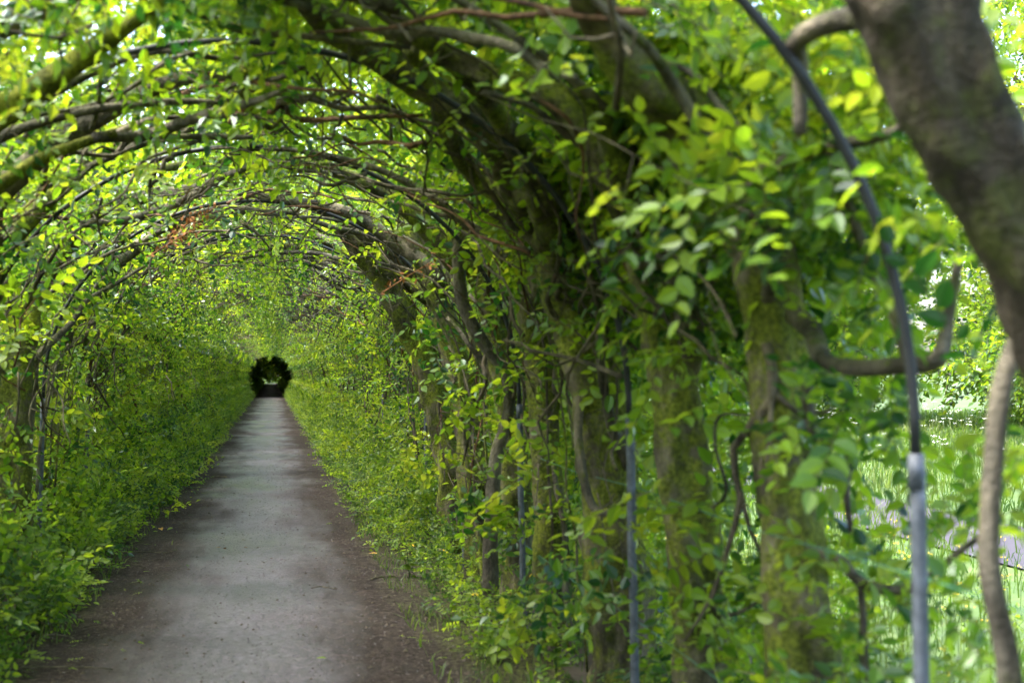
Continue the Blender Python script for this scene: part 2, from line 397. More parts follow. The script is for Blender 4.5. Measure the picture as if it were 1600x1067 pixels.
def gen_tree(side, Y, seed, npr, templates, limbs=4, twigs=30, trunk_r=.12, dens=None, hole=0.0, trunk_pts=None, limb_pts=(), tmin=.1, name='hornbeam_tree',
             base=None, label=None, group=None, crown_mats=None, seg=14, offm=.20, size=1.0, main=True, bark=None, inner=None, dmin=1.9, bulge=0.0, clumps=(), roof=.42, spread=.95, offs=.22, stems=2):
    r = random.Random(seed)
    bx = CX + side * (ROWX + r.uniform(-.06, .08))
    if base is None: base = (bx, Y, 0.0)
    root = link(name, None, loc=base, label=label, cat='tree', group=group); root.empty_display_size = .2
    # trunk
    A = Acc()
    if trunk_pts is None:
        n = 9; pth = tw_path(side, 0, 2.2, Y, Y + r.gauss(0, .15), ROWX - HW, .10, n, .028, seed, base)
        pth[0] = (pth[0][0] * 1.0, pth[0][1], -.05)
        rad = [trunk_r * f for f in (1.5, 1.08, 1.0, .97, .95, .92, .9, .84, .75)]
    else:
        pth = [tuple(np.array(p[:3]) - np.array(base)) for p in trunk_pts[0]]; rad = trunk_pts[1]
    A.tube(pth, rad, seg + 6, .30, seed, .16, sub=6)
    link('trunk', A.mesh('trunk', [bark or BARK]), root)
    tip = pth[-1]
    for k in range(stems):
        y_ = Y + r.uniform(-.7, .7); S = Acc(); q0 = r.uniform(-.02, .16)
        sp = tw_path(side, 0, r.uniform(1.5, 2.6), y_, y_ + r.gauss(0, .25), q0, q0 - r.uniform(0, .15), 8, .035, seed * 5 + k, base)
        rr_ = r.uniform(.008, .022); S.tube(sp, np.linspace(rr_, rr_ * .6, 8), 7, .1, seed + k, .05, sub=3)
        link('stem', S.mesh('stem', [r.choice([PALE, BARK, TWIG, PALE])]), root)
    # main limbs, bent over the hoops
    def limb_obj(pth, rad, m, nm='limb', lab=None, sub=3):
        B = Acc(); B.tube(pth, rad, 9 if seg > 10 else 6, .18, seed + len(pth), .05, sub=sub)
        o = link(nm, B.mesh(nm, [m]), root)
        if lab: o['label'] = lab
    if main:
        tt0 = 2.05; n = 9
        p2 = tw_path(side, tt0, TCROWN + r.uniform(-.1, .9), Y + tip[1] + base[1] - Y, Y + r.gauss(0, .5), .12, r.uniform(.0, .3), n, .06, seed + 5, base)
        p2[0] = tip
        limb_obj([p2[0]] + p2[1:], np.linspace(trunk_r * .72, trunk_r * .22, n), r.choice([LIMB, BARK, LIMB]))
    for k in range(limbs):
        t0 = r.uniform(.9, 2.4); t1 = t0 + r.uniform(1.0, 2.4); n = 9
        o0 = (ROWX - HW) * .8; dy = r.choice([-1, 1]) * r.uniform(.25, 1.3)
        pp = tw_path(side, t0, t1, Y, Y + dy, o0, r.uniform(-.16, .10), n, .06, seed * 13 + k, base)
        r0 = r.uniform(.018, .045)
        limb_obj(pp, np.linspace(r0, r0 * .3, n), r.choice([LIMB, LIMB, MOSS, PALE, TWIG]))
    for (pp, rad, m, lab) in limb_pts:
        limb_obj([tuple(np.array(p[:3]) - np.array(base)) for p in pp], rad, m, lab=lab, sub=4)
    if twigs:
        T = gen_twigs(side, Y, twigs, base, seed + 3, tlo=1.2)
        link('twigs', T.mesh('twigs', [TWIG, RED]), root, kind='stuff')
    cm = crown_mesh('crown', side, Y, npr, templates, crown_mats or [LEAF, TWIG], dens=dens, hole=hole, seed=seed, tmin=tmin, base=base, offm=offm, size=size, inner=inner, dmin=dmin, bulge=bulge, clumps=clumps, roof=roof, spread=spread, offs=offs)
    link('crown', cm, root, kind='stuff')
    return root

# single large leaves that can be picked out one by one
_r = random.Random(5)
LEAF_ME = []
for q in range(4):
    V, T = leaf_geo(.078, .046, True, _r)
    LEAF_ME.append(tri_mesh('leaf', V, T, [LEAF], None, np.full(len(V), .3 + .14 * q)))
def loose_leaves(root, side, y, n, seed, tr=(.4, 3.9), offr=(-.24, .02)):
    r = random.Random(seed); b = root.location
    k = 0; tries = 0
    while k < n and tries < 400:
        tries += 1
        t, off, yy = r.uniform(*tr), r.uniform(*offr), y + r.uniform(-.6, .6)
        x, z, _, _ = arch(t, off); c = Vector((CX + side * float(x), yy, float(z)))
        if (c - CAM).length < (3.4 if side > 0 else 2.4): continue
        d = Vector((-side * r.uniform(0, 1), r.gauss(0, .8), r.uniform(-.5, .3))).normalized(); yaw = math.atan2(d.y, d.x)
        for q in range(6):                      # leaves alternate along a shoot
            o = link('leaf', r.choice(LEAF_ME), root); o.location = c + d * (.035 * q) + Vector((0, 0, -.002 * q * q)) - b
            o.rotation_euler = (r.gauss(0, .3), r.gauss(.15, .2), yaw + (1 if q % 2 else -1) * r.uniform(.6, 1.1)); sc_ = r.uniform(.6, 1.0); o.scale = (sc_, sc_, sc_)
            k += 1

# ------------------------------------------------------------------ ground, meadow, paths
def ground_material():
    m, n, l, out = mat('ground'); b = n.new('ShaderNodeBsdfPrincipled'); b.inputs['Roughness'].default_value = .9
    a = noise_node(n, l, 1.1, 6, .6); r = ramp(n, [(.3, (.026, .055, .009)), (.5, (.048, .090, .014)), (.7, (.085, .115, .028))])
    l.new(a.outputs[0], r.inputs[0]); l.new(r.outputs[0], b.inputs[0]); l.new(b.outputs[0], out.inputs[0]); return m
def soil_material():
    m, n, l, out = mat('soil'); b = n.new('ShaderNodeBsdfPrincipled'); b.inputs['Roughness'].default_value = .9
    a = noise_node(n, l, 5, 6, .7); r = ramp(n, [(.3, (.03, .022, .016)), (.55, (.06, .045, .03)), (.75, (.05, .075, .018))])
    l.new(a.outputs[0], r.inputs[0]); l.new(r.outputs[0], b.inputs[0])
    bp = n.new('ShaderNodeBump'); bp.inputs['Distance'].default_value = .03; l.new(a.outputs[0], bp.inputs['Height']); l.new(bp.outputs[0], b.inputs['Normal'])
    l.new(b.outputs[0], out.inputs[0]); return m
def path_material():
    m, n, l, out = mat('wet_gravel'); b = n.new('ShaderNodeBsdfPrincipled')
    tc = n.new('ShaderNodeTexCoord'); sp = n.new('ShaderNodeSeparateXYZ'); l.new(tc.outputs['Object'], sp.inputs[0])
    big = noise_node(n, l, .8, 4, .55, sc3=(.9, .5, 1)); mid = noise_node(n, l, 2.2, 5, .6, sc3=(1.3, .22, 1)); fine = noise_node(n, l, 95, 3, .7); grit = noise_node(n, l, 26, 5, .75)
    # distance from the middle of the track, edges broken by noise
    def mth(op, a, b_, c=None, clamp=False):
        q = n.new('ShaderNodeMath'); q.operation = op; q.use_clamp = clamp
        for i, v in enumerate((a, b_, c)):
            if v is None: continue
            if isinstance(v, (int, float)): q.inputs[i].default_value = v
            else: l.new(v, q.inputs[i])
        return q.outputs[0]
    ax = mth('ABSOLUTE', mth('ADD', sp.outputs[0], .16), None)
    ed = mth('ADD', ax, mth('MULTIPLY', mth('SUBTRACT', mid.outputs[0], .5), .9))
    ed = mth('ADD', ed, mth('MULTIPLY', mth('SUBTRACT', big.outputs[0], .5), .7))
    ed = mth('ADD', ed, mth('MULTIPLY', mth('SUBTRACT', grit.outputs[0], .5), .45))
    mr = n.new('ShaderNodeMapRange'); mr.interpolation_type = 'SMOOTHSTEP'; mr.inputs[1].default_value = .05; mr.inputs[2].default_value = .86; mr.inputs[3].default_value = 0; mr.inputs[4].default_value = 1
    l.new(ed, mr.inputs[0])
    gr = ramp(n, [(.40, (.007, .0058, .008)), (.5, (.042, .034, .046)), (.60, (.155, .128, .165))]);  # grey gravel, with the lavender sky sheen put into its colour
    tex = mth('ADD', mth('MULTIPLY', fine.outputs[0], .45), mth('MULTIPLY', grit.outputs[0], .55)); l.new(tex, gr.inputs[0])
    so = ramp(n, [(.40, (.005, .0040, .0034)), (.5, (.025, .0195, .0175)), (.60, (.088, .069, .061))]); l.new(tex, so.inputs[0])
    mx = n.new('ShaderNodeMix'); mx.data_type = 'RGBA'; l.new(mr.outputs[0], mx.inputs[0]); l.new(gr.outputs[0], mx.inputs[6]); l.new(so.outputs[0], mx.inputs[7])
    # dark organic specks
    sk = noise_node(n, l, 13, 3, .8); ms = n.new('ShaderNodeMapRange'); ms.inputs[1].default_value = .62; ms.inputs[2].default_value = .72; l.new(sk.outputs[0], ms.inputs[0])
    m2 = n.new('ShaderNodeMix'); m2.data_type = 'RGBA'; l.new(mth('MULTIPLY', ms.outputs[0], .6), m2.inputs[0]); l.new(mx.outputs[2], m2.inputs[6]); m2.inputs[7].default_value = (.035, .026, .02, 1)
    # thin moss at the sides
    ma = n.new('ShaderNodeMapRange'); ma.inputs[1].default_value = 1.0; ma.inputs[2].default_value = 1.5; ma.inputs[4].default_value = .8; l.new(ed, ma.inputs[0])
    mo = n.new('ShaderNodeMapRange'); mo.inputs[1].default_value = .44; mo.inputs[2].default_value = .6; l.new(grit.outputs[0], mo.inputs[0])
    m3 = n.new('ShaderNodeMix'); m3.data_type = 'RGBA'; l.new(mth('MULTIPLY', ma.outputs[0], mo.outputs[0]), m3.inputs[0]); l.new(m2.outputs[2], m3.inputs[6]); m3.inputs[7].default_value = (.075, .095, .02, 1)
    l.new(m3.outputs[2], b.inputs['Base Color'])
    ro = n.new('ShaderNodeMapRange'); ro.inputs[1].default_value = .35; ro.inputs[2].default_value = .65; ro.inputs[3].default_value = .30; ro.inputs[4].default_value = .60; l.new(big.outputs[0], ro.inputs[0])
    l.new(mth('ADD', ro.outputs[0], mth('MULTIPLY', mr.outputs[0], .25)), b.inputs['Roughness'])
    spm = n.new('ShaderNodeMapRange'); spm.inputs[3].default_value = .75; spm.inputs[4].default_value = .04; l.new(mr.outputs[0], spm.inputs[0]); l.new(spm.outputs[0], b.inputs['Specular IOR Level'])
    hh = mth('ADD', mth('MULTIPLY', fine.outputs[0], .35), mth('MULTIPLY', grit.outputs[0], .65))
    bp = n.new('ShaderNodeBump'); bp.inputs['Strength'].default_value = .8; bp.inputs['Distance'].default_value = .02; l.new(hh, bp.inputs['Height']); l.new(bp.outputs[0], b.inputs['Normal'])
    l.new(b.outputs[0], out.inputs[0]); return m
def grid(name, xs, ys, zf, m, **k):
    X, Yg = np.meshgrid(xs, ys); Z = zf(X, Yg); nx, ny = len(xs), len(ys)
    V = np.stack([X, Yg, Z], -1).reshape(-1, 3)
    i = np.arange(ny - 1)[:, None]; j = np.arange(nx - 1)[None]
    Q = np.stack([i * nx + j, i * nx + j + 1, (i + 1) * nx + j + 1, (i + 1) * nx + j], -1).reshape(-1, 4)
    me = make_mesh(name, V, Q.ravel(), np.full(len(Q), 4), [m], smooth=True)
    return link(name, me, **k)
def und(X, Y):
    f = np.vectorize(lambda a, b: mn.noise((a * 1.1, b * .9, 3)) * .012 + mn.noise((a * .6, b * .35, 8)) * .018 + mn.noise((a * 6, b * 6, 1)) * .004)
    return f(X, Y)
grid('ground', np.linspace(-700, 700, 15), np.linspace(-300, 1300, 17), lambda X, Y: X * 0 - .03, ground_material(), kind='structure')
SOILM = soil_material()
grid('soil_bed', np.linspace(-3.0, 2.9, 5), np.linspace(-6, 236, 60), lambda X, Y: X * 0 - .022, SOILM, kind='structure')
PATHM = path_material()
ysn = np.concatenate([np.arange(1.5, 26, .09), np.arange(26, 60, .3), np.arange(60, 236, 2.0)])
def pathz(X, Y):
    e = np.clip((np.abs(X - CX) - 1.25) / .55, 0, 1)
    return und(X, Y) + .012 - .012 * e + np.where(Y > 60, 0, 0)
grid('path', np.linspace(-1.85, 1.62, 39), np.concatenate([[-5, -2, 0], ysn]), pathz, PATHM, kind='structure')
grid('side_path', np.linspace(6.3, 8.0, 6), np.linspace(-10, 90, 120), lambda X, Y: X * 0 - .008 + und(X, Y) * .2, simple('pale_gravel', (.034, .029, .040), .8, 0, .2, 40), kind='structure')
# the dark wood the tunnel runs into gets shade from crowns and darkened leaf colour

# ------------------------------------------------------------------ metal arches
arch_ys = [3.33 + 2.88 * i for i in range(0, 33)]
def make_arch(thick=1.0):
    root = link('metal_arch', None); root.empty_display_size = .2
    for s in (1, -1):
        A = Acc(); pts = []
        for t in np.linspace(-.25, 1.42, 7):
            x, z, _, _ = arch(max(t, 0), 0); pts.append((s * (float(x) + random.gauss(0, .003)), random.gauss(0, .003), t))
        A.tube(pts, [.020 * thick] * 7, 12, sub=2)
        o = link('post', A.mesh('post', [GALV]), root)
        B = Acc(); x, z, _, _ = arch(1.40, 0)
        B.tube([(s * float(x), 0, 1.36), (s * float(x), 0, 1.45)], [.0205, .0205], 12)
        link('collar', B.mesh('collar', [GALV]), o)
    A = Acc(); ts = np.linspace(1.42, TCROWN, 22); L = []
    for t in ts:
        x, z, _, _ = arch(t, 0); L.append((float(x), 0, float(z)))
    L += [(-x, 0, z) for x, _, z in L[::-1][1:]]
    A.tube(L, [.0145 * thick] * len(L), 10)
    link('hoop', A.mesh('hoop', [HOOPM]), root)
    return root
arch0 = make_arch()
arch0.location = (CX, arch_ys[0], 0)
alab = ['galvanised steel arch nearest the camera, its thick blue grey post before the meadow',
        'second galvanised steel arch, its post beside the ridged mossy trunk',
        'third steel arch, its post at the foot of two twisted trunks by the path',
        'fourth steel arch, slim post rising out of low undergrowth along the brown path edge',
        'fifth steel arch, short bright length of post showing among the leaves',
        'sixth steel arch, thin post half hidden in leaves midway down the tunnel',
        'seventh steel arch, last whose post still shows clearly between the leaves']
arch0['label'] = alab[0]; arch0['category'] = 'arch'; arch0['group'] = 'steel arches carrying the tunnel'
for i, y in enumerate(arch_ys[1:], 1):
    copy_thing(arch0, (CX, y, 0), alab[i] if i < 7 else 'steel arch deep in the tunnel, almost swallowed by the hornbeam leaves', 'steel arches carrying the tunnel' if i < 7 else 'far steel arches deep in the tunnel')

# strained wires along the rows
for s, z, lab in ((1, .52, 'thin green strained wire low along the right hand posts'), (1, 1.12, 'thin green strained wire at waist height along the right hand posts'),
                  (-1, .75, 'thin green strained wire threaded through the leaves of the left hand posts')):
    A = Acc(); pts = []
    for i in range(60):
        y = -1 + i * 1.44; pts.append((CX + s * (HW + .03 + .022), y, z + (.012 if i % 2 else -.006)))
    A.tube(pts, [.0022] * 60, 5)
    link('strained_wire', A.mesh('strained_wire', [WIREM]), label=lab, cat='wire', group='strained wires along the posts')

# ------------------------------------------------------------------ near trees, right-hand row
def PA(px, py, off):
    """where the sight line through that pixel meets the tunnel's lining, pushed outward by off"""
    d = RC @ Vector(((px - 800) / FPX, (533.5 - py) / FPX, -1)); k = 1.0
    while k < 60:
        q = CAM + d * k; x = abs(q.x - CX)
        if q.z < SPR: out_ = x > HW + off
        else: out_ = (x / (HW + off)) ** 2 + ((q.z - SPR) / (RISE + off)) ** 2 > 1
        if out_: return q
        k += .02
    return q
def pa(lst, off=-.06): return [PA(x, y, off if not a else off) for (x, y, *a) in lst]
def pt(lst, Y, top):
    """trunk points: on the row's plane below, following the roof above pixel row top"""
    return [P(x, y, Y) if y > top else PA(x, y, .03) for (x, y, *a) in lst]
def pp(lst, Y): return [P(x, y, Y if len(a) == 0 else a[0]) for (x, y, *a) in lst]
def W(px, Y): return px / FPX * Y / .96 * .5
def gdens(lo, hi, ztrans=1.6, soft=.4):
    def f(t, y, off): return lo + (hi - lo) * np.clip((t - ztrans) / soft, 0, 1)
    return f
RG = 'hornbeam trees of the right hand row'; LG = 'hornbeam trees of the left hand row'

R = []
# 0: the thick leaning trunk at the right edge
Y = 2.75
R.append(gen_tree(1, Y, 101, 520, SPR_HI, limbs=0, twigs=8, stems=0, trunk_pts=(pp([(1910, 1500), (1860, 1150), (1800, 850), (1712, 620), (1630, 430), (1552, 280), (1502, 175), (1460, 70), (1422, -40), (1350, -200)], Y),
      [W(w, Y) for w in (270, 215, 200, 185, 180, 174, 168, 176, 182, 150)]),
      limb_pts=[(pp([(1590, 520), (1562, 620), (1548, 800), (1548, 900), (1575, 1030), (1590, 1200)], 3.0), [W(26, 3), W(32, 3), W(34, 3), W(36, 3), W(40, 3), W(44, 3)], PALE, 'slender pale grey stem dropping beside the steel post'),
                (pp([(1500, 60, 2.9), (1340, 30, 3.1), (1250, 60, 3.3), (1252, 120, 3.4), (1250, 210, 3.4)], 3), [.035, .03, .028, .022, .016], LIMB, None)],
      clumps=[],
      inner=(.12, .25, .03), offm=.42, offs=.26, hole=.06, roof=.42, dmin=3.4, dens=gdens(.08, .5, 1.8), base=tuple(P(1890, 1400, Y)[:2]) + (0,), label='thick dark leaning hornbeam trunk closest to the camera, bare and blurred', group=RG, main=False, seg=22, bark=DARKBARK))
# 1
Y = 4.75
R.append(gen_tree(1, Y, 102, 2000, SPR_HI, limbs=1, twigs=16, stems=0, trunk_pts=(pt([(1270, 1230), (1262, 1080), (1245, 900), (1228, 740), (1218, 600), (1200, 450), (1160, 330), (1090, 215), (1010, 130), (945, 40), (900, -60)], Y, 200),
      [1.12 * W(w, Y) for w in (129, 105, 96, 90, 86, 86, 79, 76, 72, 50, 41)]),
      limb_pts=[(pp([(1240, 490, 4.6), (1270, 520, 4.4), (1285, 560, 4.2), (1330, 575, 4.0), (1420, 570, 3.7), (1465, 560, 3.6), (1480, 500, 3.6), (1500, 400, 3.5)], 4), [W(w, 4) for w in (38, 36, 32, 28, 26, 24, 18, 12)], LIMB, 'crooked bough sweeping out level behind the steel post'),
                (pp([(1420, 570, 3.7), (1400, 500, 3.8), (1365, 430, 3.9), (1330, 330, 4.0), (1290, 200, 4.1)], 4), [W(w, 4) for w in (20, 20, 20, 16, 10)], LIMB, None),
                (pp([(1270, 560, 4.4), (1262, 620, 4.4), (1275, 680, 4.4), (1325, 700, 4.3), (1322, 760, 4.3), (1330, 830, 4.3)], 4.4), [W(w, 4.4) for w in (20, 20, 18, 16, 12, 8)], PALE, None),
                (pp([(1262, 860, 4.6), (1310, 872, 4.4), (1345, 910, 4.2), (1410, 922, 4.1), (1445, 905, 4.0), (1500, 860, 3.9), (1560, 820, 3.8)], 4.3), [W(w, 4.3) for w in (16, 17, 17, 15, 13, 10, 6)], LIMB, None),
                (pp([(1345, 910, 4.2), (1350, 1000, 4.2), (1355, 1150, 4.2)], 4.2), [W(12, 4.2), W(14, 4.2), W(16, 4.2)], LIMB, None),
                (pp([(1050, 250, 4.6), (1120, 290, 4.3), (1230, 250, 4.0), (1320, 225, 3.8), (1400, 205, 3.6), (1440, 160, 3.4)], 4), [W(w, 4) for w in (22, 22, 22, 20, 16, 10)], LIMB, None),
                (pp([(985, 70, 4.7), (1010, 100, 4.5), (1075, 110, 4.4), (1140, 185, 4.3), (1200, 235, 4.2)], 4), [W(w, 4) for w in (14, 15, 14, 14, 8)], PALE, None)],
      clumps=[(1060, 300, 4.2, .12, 9), (1130, 330, 4.2, .14, 12), (1200, 300, 4.0, .16, 12), (1190, 190, 4.1, .14, 9), (1290, 260, 3.9, .16, 12), (1300, 640, 4.1, .16, 10), (1400, 640, 3.9, .14, 8), (1290, 1000, 4.3, .2, 14), (1370, 1000, 4.0, .2, 12), (1250, 690, 4.4, .08, 5), (1360, 380, 3.9, .14, 8), (1440, 400, 3.7, .1, 6), (1550, 720, 3.6, .14, 7), (1530, 950, 3.5, .12, 6)],
      inner=(.12, .25, .03), offm=.42, offs=.26, hole=.06, roof=.42, dens=gdens(.04, .85, 1.8), base=tuple(P(1266, 1200, Y)[:2]) + (0,), label='mossy hornbeam whose dark trunk arches up over the path beyond the nearest post', group=RG, main=False, seg=22, bark=BARK))
# 2
Y = 5.8
R.append(gen_tree(1, Y, 103, 2000, SPR_HI, limbs=2, twigs=18, stems=0, trunk_pts=(pt([(1105, 1200), (1098, 1060), (1088, 900), (1072, 760), (1060, 640), (1035, 520), (1010, 400), (975, 300), (925, 210), (860, 150), (800, 130), (700, 90), (600, 20)], Y, 305),
      [1.12 * W(w, Y) for w in (96, 76, 71, 69, 67, 65, 60, 53, 48, 34, 30, 26, 20)]),
      limb_pts=[(pp([(1085, 800, 5.7), (1120, 790, 5.5), (1135, 760, 5.3), (1118, 700, 5.3), (1125, 650, 5.2), (1180, 650, 5.1)], 5), [W(w, 5) for w in (7, 7, 6, 6, 5, 3)], LIMB, None),
                (pp([(1095, 930, 5.7), (1140, 960, 5.6), (1200, 930, 5.5)], 5), [W(w, 5) for w in (9, 8, 5)], LIMB, None),
                (pp([(1010, 400, 5.8), (1000, 380, 5.6), (1050, 410, 5.5), (1110, 400, 5.3)], 5), [W(w, 5) for w in (14, 14, 10, 6)], PALE, None)],
      clumps=[(925, 150, 5.4, .12, 7), (1050, 450, 5.3, .16, 12), (1130, 450, 5.2, .14, 9), (1100, 560, 5.3, .14, 9), (1130, 900, 5.4, .2, 14), (1160, 1000, 5.3, .2, 14), (1050, 790, 5.5, .12, 8), (1200, 420, 5.0, .14, 8)],
      inner=(.12, .25, .03), offm=.42, offs=.26, hole=.06, roof=.42, dens=gdens(.10, 1.0, 1.6), base=tuple(P(1100, 1180, Y)[:2]) + (0,), label='mossy hornbeam between the two nearest posts, leafy suckers round its straight trunk', group=RG, main=False, seg=20))
# 3
Y = 7.2
R.append(gen_tree(1, Y, 104, 2000, SPR_HI, limbs=2, twigs=30, stems=1, trunk_pts=(pt([(985, 1160), (975, 1030), (962, 880), (950, 760), (935, 650), (912, 540), (885, 430), (868, 360), (845, 300), (790, 305), (745, 280), (705, 215), (680, 150), (640, 80)], Y, 305),
      [1.12 * W(w, Y) for w in (120, 89, 83, 79, 79, 79, 72, 64, 43, 24, 24, 24, 22, 16)]),
      limb_pts=[(pp([(905, 620, 7.1), (905, 700, 7.0), (925, 790, 6.9), (960, 800, 6.7), (1000, 795, 6.5), (1050, 805, 6.3)], 7), [W(w, 7) for w in (14, 14, 13, 11, 9, 6)], LIMB, None),
                (pa([(868, 360, 7.2), (840, 290, 7.3), (815, 230, 7.3), (790, 200, 7.3), (740, 130, 7.2), (650, 60, 7.0)], .05), [W(w, 7) for w in (60, 40, 34, 30, 26, 16)], BARK, None),
                (pp([(950, 560, 6.9), (940, 470, 6.9), (920, 400, 6.9), (905, 330, 6.9)], 7), [W(w, 7) for w in (11, 12, 10, 7)], BARK, 'thin mossy stem climbing the front of the trunk')],
      clumps=[(840, 110, 6.9, .14, 9), (890, 220, 6.8, .18, 14), (950, 330, 6.7, .16, 12), (880, 420, 6.8, .10, 8), (970, 480, 6.6, .12, 8), (940, 900, 6.7, .18, 12), (860, 960, 7.2, .2, 12), (720, 170, 7.0, .12, 8)],
      inner=(.12, .25, .03), offm=.42, offs=.26, hole=.06, roof=.42, dens=gdens(.16, 1.0, 1.6), base=tuple(P(980, 1120, Y)[:2]) + (0,), label='broad ridged hornbeam trunk thick with moss beside the second steel post', group=RG, main=False, seg=24))
# 4
Y = 8.7
R.append(gen_tree(1, Y, 105, 2000, SPR_HI, limbs=3, twigs=30, trunk_pts=(pt([(880, 1060), (872, 960), (862, 850), (855, 720), (852, 620), (838, 520), (828, 430), (826, 360), (800, 270), (745, 190), (650, 130), (540, 60), (470, 0)], Y, 305),
      [W(w, Y) for w in (77, 57, 52, 48, 46, 45, 43, 40, 38, 29, 30, 31, 24)]),
      clumps=[(830, 250, 8.3, .12, 8), (810, 370, 8.3, .12, 8), (860, 560, 8.3, .14, 9), (880, 720, 8.2, .2, 12), (810, 800, 8.4, .14, 9)],
      inner=(.12, .25, .03), offm=.42, offs=.26, hole=.06, roof=.42, dens=gdens(.3, 1.0, 1.5), base=tuple(P(878, 1030, Y)[:2]) + (0,), label='slimmer hornbeam behind the broad mossy trunk, its dark limb crossing the roof', group=RG, main=False, seg=16))
# 5
Y = 10.2
R.append(gen_tree(1, Y, 106, 1050, SPR_HI, limbs=2, twigs=30, trunk_pts=(pp([(815, 990), (812, 900), (808, 800), (806, 700), (795, 600), (775, 500), (748, 400), (715, 300), (680, 240)], Y),
      [W(w, Y) for w in (72, 53, 48, 48, 48, 48, 48, 46, 38)]),
      limb_pts=[(pp([(765, 930, 9.6), (768, 820, 9.6), (775, 720, 9.6), (795, 640, 9.6), (790, 580, 9.6), (755, 535, 9.6), (722, 470, 9.6), (718, 390, 9.6), (725, 320, 9.7), (700, 250, 9.8)], 10), [W(w, 9.6) for w in (28, 22, 20, 19, 20, 20, 20, 20, 16, 10)], PALE, 'pale stem snaking in an S bend in front of the trunks')],
      clumps=[(740, 620, 9.6, .12, 9), (820, 620, 9.6, .12, 8), (700, 560, 10, .14, 9), (740, 780, 9.8, .16, 9)],
      inner=(.06, .25, .08), offm=.36, offs=.24, roof=.55, dens=gdens(.7, 1.0, 1.4), base=tuple(P(814, 970, Y)[:2]) + (0,), label='green mossed hornbeam with a pale S bent stem in front of it', group=RG, main=True, seg=16))
# 6
Y = 11.7
R.append(gen_tree(1, Y, 107, 1000, SPR_HI, limbs=3, twigs=30, trunk_pts=(pp([(755, 930), (750, 860), (745, 780), (735, 690), (722, 600), (700, 520), (672, 430), (650, 360), (630, 310)], Y),
      [W(w, Y) for w in (60, 46, 43, 41, 41, 40, 40, 38, 33)]),
      clumps=[(690, 520, 11.2, .14, 8), (680, 700, 11.2, .18, 9)],
      inner=(.06, .25, .08), offm=.36, offs=.24, roof=.55, dens=gdens(.8, 1.0, 1.4), base=tuple(P(754, 915, Y)[:2]) + (0,), label='leaning hornbeam standing behind the fourth slim steel post', group=RG, seg=14))
# 7
Y = 13.3
R.append(gen_tree(1, Y, 108, 1000, SPR_HI, limbs=3, twigs=30, trunk_pts=(pp([(712, 860), (708, 800), (700, 720), (682, 640), (660, 560), (630, 490), (590, 420), (560, 380), (530, 350)], Y),
      [W(w, Y) for w in (53, 40, 38, 38, 38, 36, 36, 34, 28)]),
      clumps=[],
      inner=(.06, .25, .08), offm=.36, offs=.24, roof=.55, dens=gdens(.8, 1.0, 1.4), base=tuple(P(711, 850, Y)[:2]) + (0,), label='hornbeam with a long slanting trunk leaning in where the right wall closes up', group=RG, seg=14))
for i, (rt, n_) in enumerate(zip(R[:6], (30, 60, 60, 60, 50, 40))):
    loose_leaves(rt, 1, (2.9, 4.75, 5.8, 7.2, 8.7, 10.2)[i], n_, 900 + i, tr=(.5, 3.4))

# extra pale and dark boughs over the path, hung on the trees they grow from
# ------------------------------------------------------------------ near trees, left-hand row
Ln = []
Y = 7.6
Ln.append(gen_tree(-1, Y, 201, 1000, SPR_HI, limbs=2, twigs=30,
      limb_pts=[(pa([(-160, 330, 7.6), (-90, 240, 7.6), (-20, 185, 7.6), (50, 145, 7.5), (110, 105, 7.4), (170, 60, 7.4), (250, 5, 7.4)]), [W(w, 4.9) for w in (70, 66, 62, 54, 44, 34, 24)], MOSS, 'thick limb furred with bright yellow green moss'),
                (pa([(-60, 320, 8.0), (0, 288, 8.0), (60, 250, 8.0), (125, 225, 8.0), (180, 208, 8.0)], -.16), [W(w, 5.8) for w in (26, 24, 22, 20, 16)], MOSS, None),
                (pa([(150, 215, 8.0), (230, 212, 8.0), (290, 190, 8.0), (340, 175, 8.0), (400, 158, 8.0), (445, 140, 8.0)], -.16), [W(w, 5.8) for w in (21, 21, 20, 17, 14, 9)], PALE, 'smooth pale grey bough reaching out over the path'),
                (pa([(60, 300, 8.1), (140, 258, 8.0), (200, 232, 8.0), (235, 200, 7.9), (245, 175, 7.9)]), [W(w, 5.8) for w in (9, 9, 9, 8, 6)], PALE, None),
                (pa([(200, 208, 8.1), (260, 213, 8.1), (330, 214, 8.2), (395, 215, 8.2)]), [W(w, 5.8) for w in (10, 12, 13, 9)], LIMB, None),
                (pa([(140, 210, 7.9), (152, 170, 7.9), (158, 120, 7.9)]), [W(w, 5.8) for w in (10, 9, 8)], PALE, None),
                (pa([(60, 180, 7.5), (140, 165, 7.4), (200, 140, 7.4), (255, 100, 7.3), (300, 84, 7.3), (350, 92, 7.3), (440, 82, 7.2)]), [W(w, 4.9) for w in (8, 9, 10, 10, 9, 8, 6)], LIMB, None),
                (pa([(270, 0, 6.8), (320, 25, 6.8), (370, 45, 6.8), (450, 55, 6.8), (520, 62, 6.9), (640, 75, 7)]), [W(w, 4.9) for w in (14, 15, 15, 14, 12, 8)], LIMB, None),
                (pa([(420, -10, 7.1), (470, 10, 7.1), (540, 30, 7.1), (610, 50, 7.1), (680, 50, 7.1), (740, 60, 7.2), (805, 76, 7.3), (845, 105, 7.3), (900, 122, 7.4)]), [W(w, 4.9) for w in (16, 17, 17, 17, 17, 17, 18, 16, 10)], PALE, 'long pale bough knotted where it forks over the path'),
                (pa([(770, -5, 7.0), (830, 8, 7.0), (890, 24, 7.0), (950, 30, 7)]), [W(w, 4.9) for w in (8, 9, 8, 5)], RED, None)],
      inner=(-.02, .22, .2), offm=.30, roof=.8, label='hornbeam at the left edge sending a moss furred limb across the roof', group=LG, seg=16))
Y = 9.4
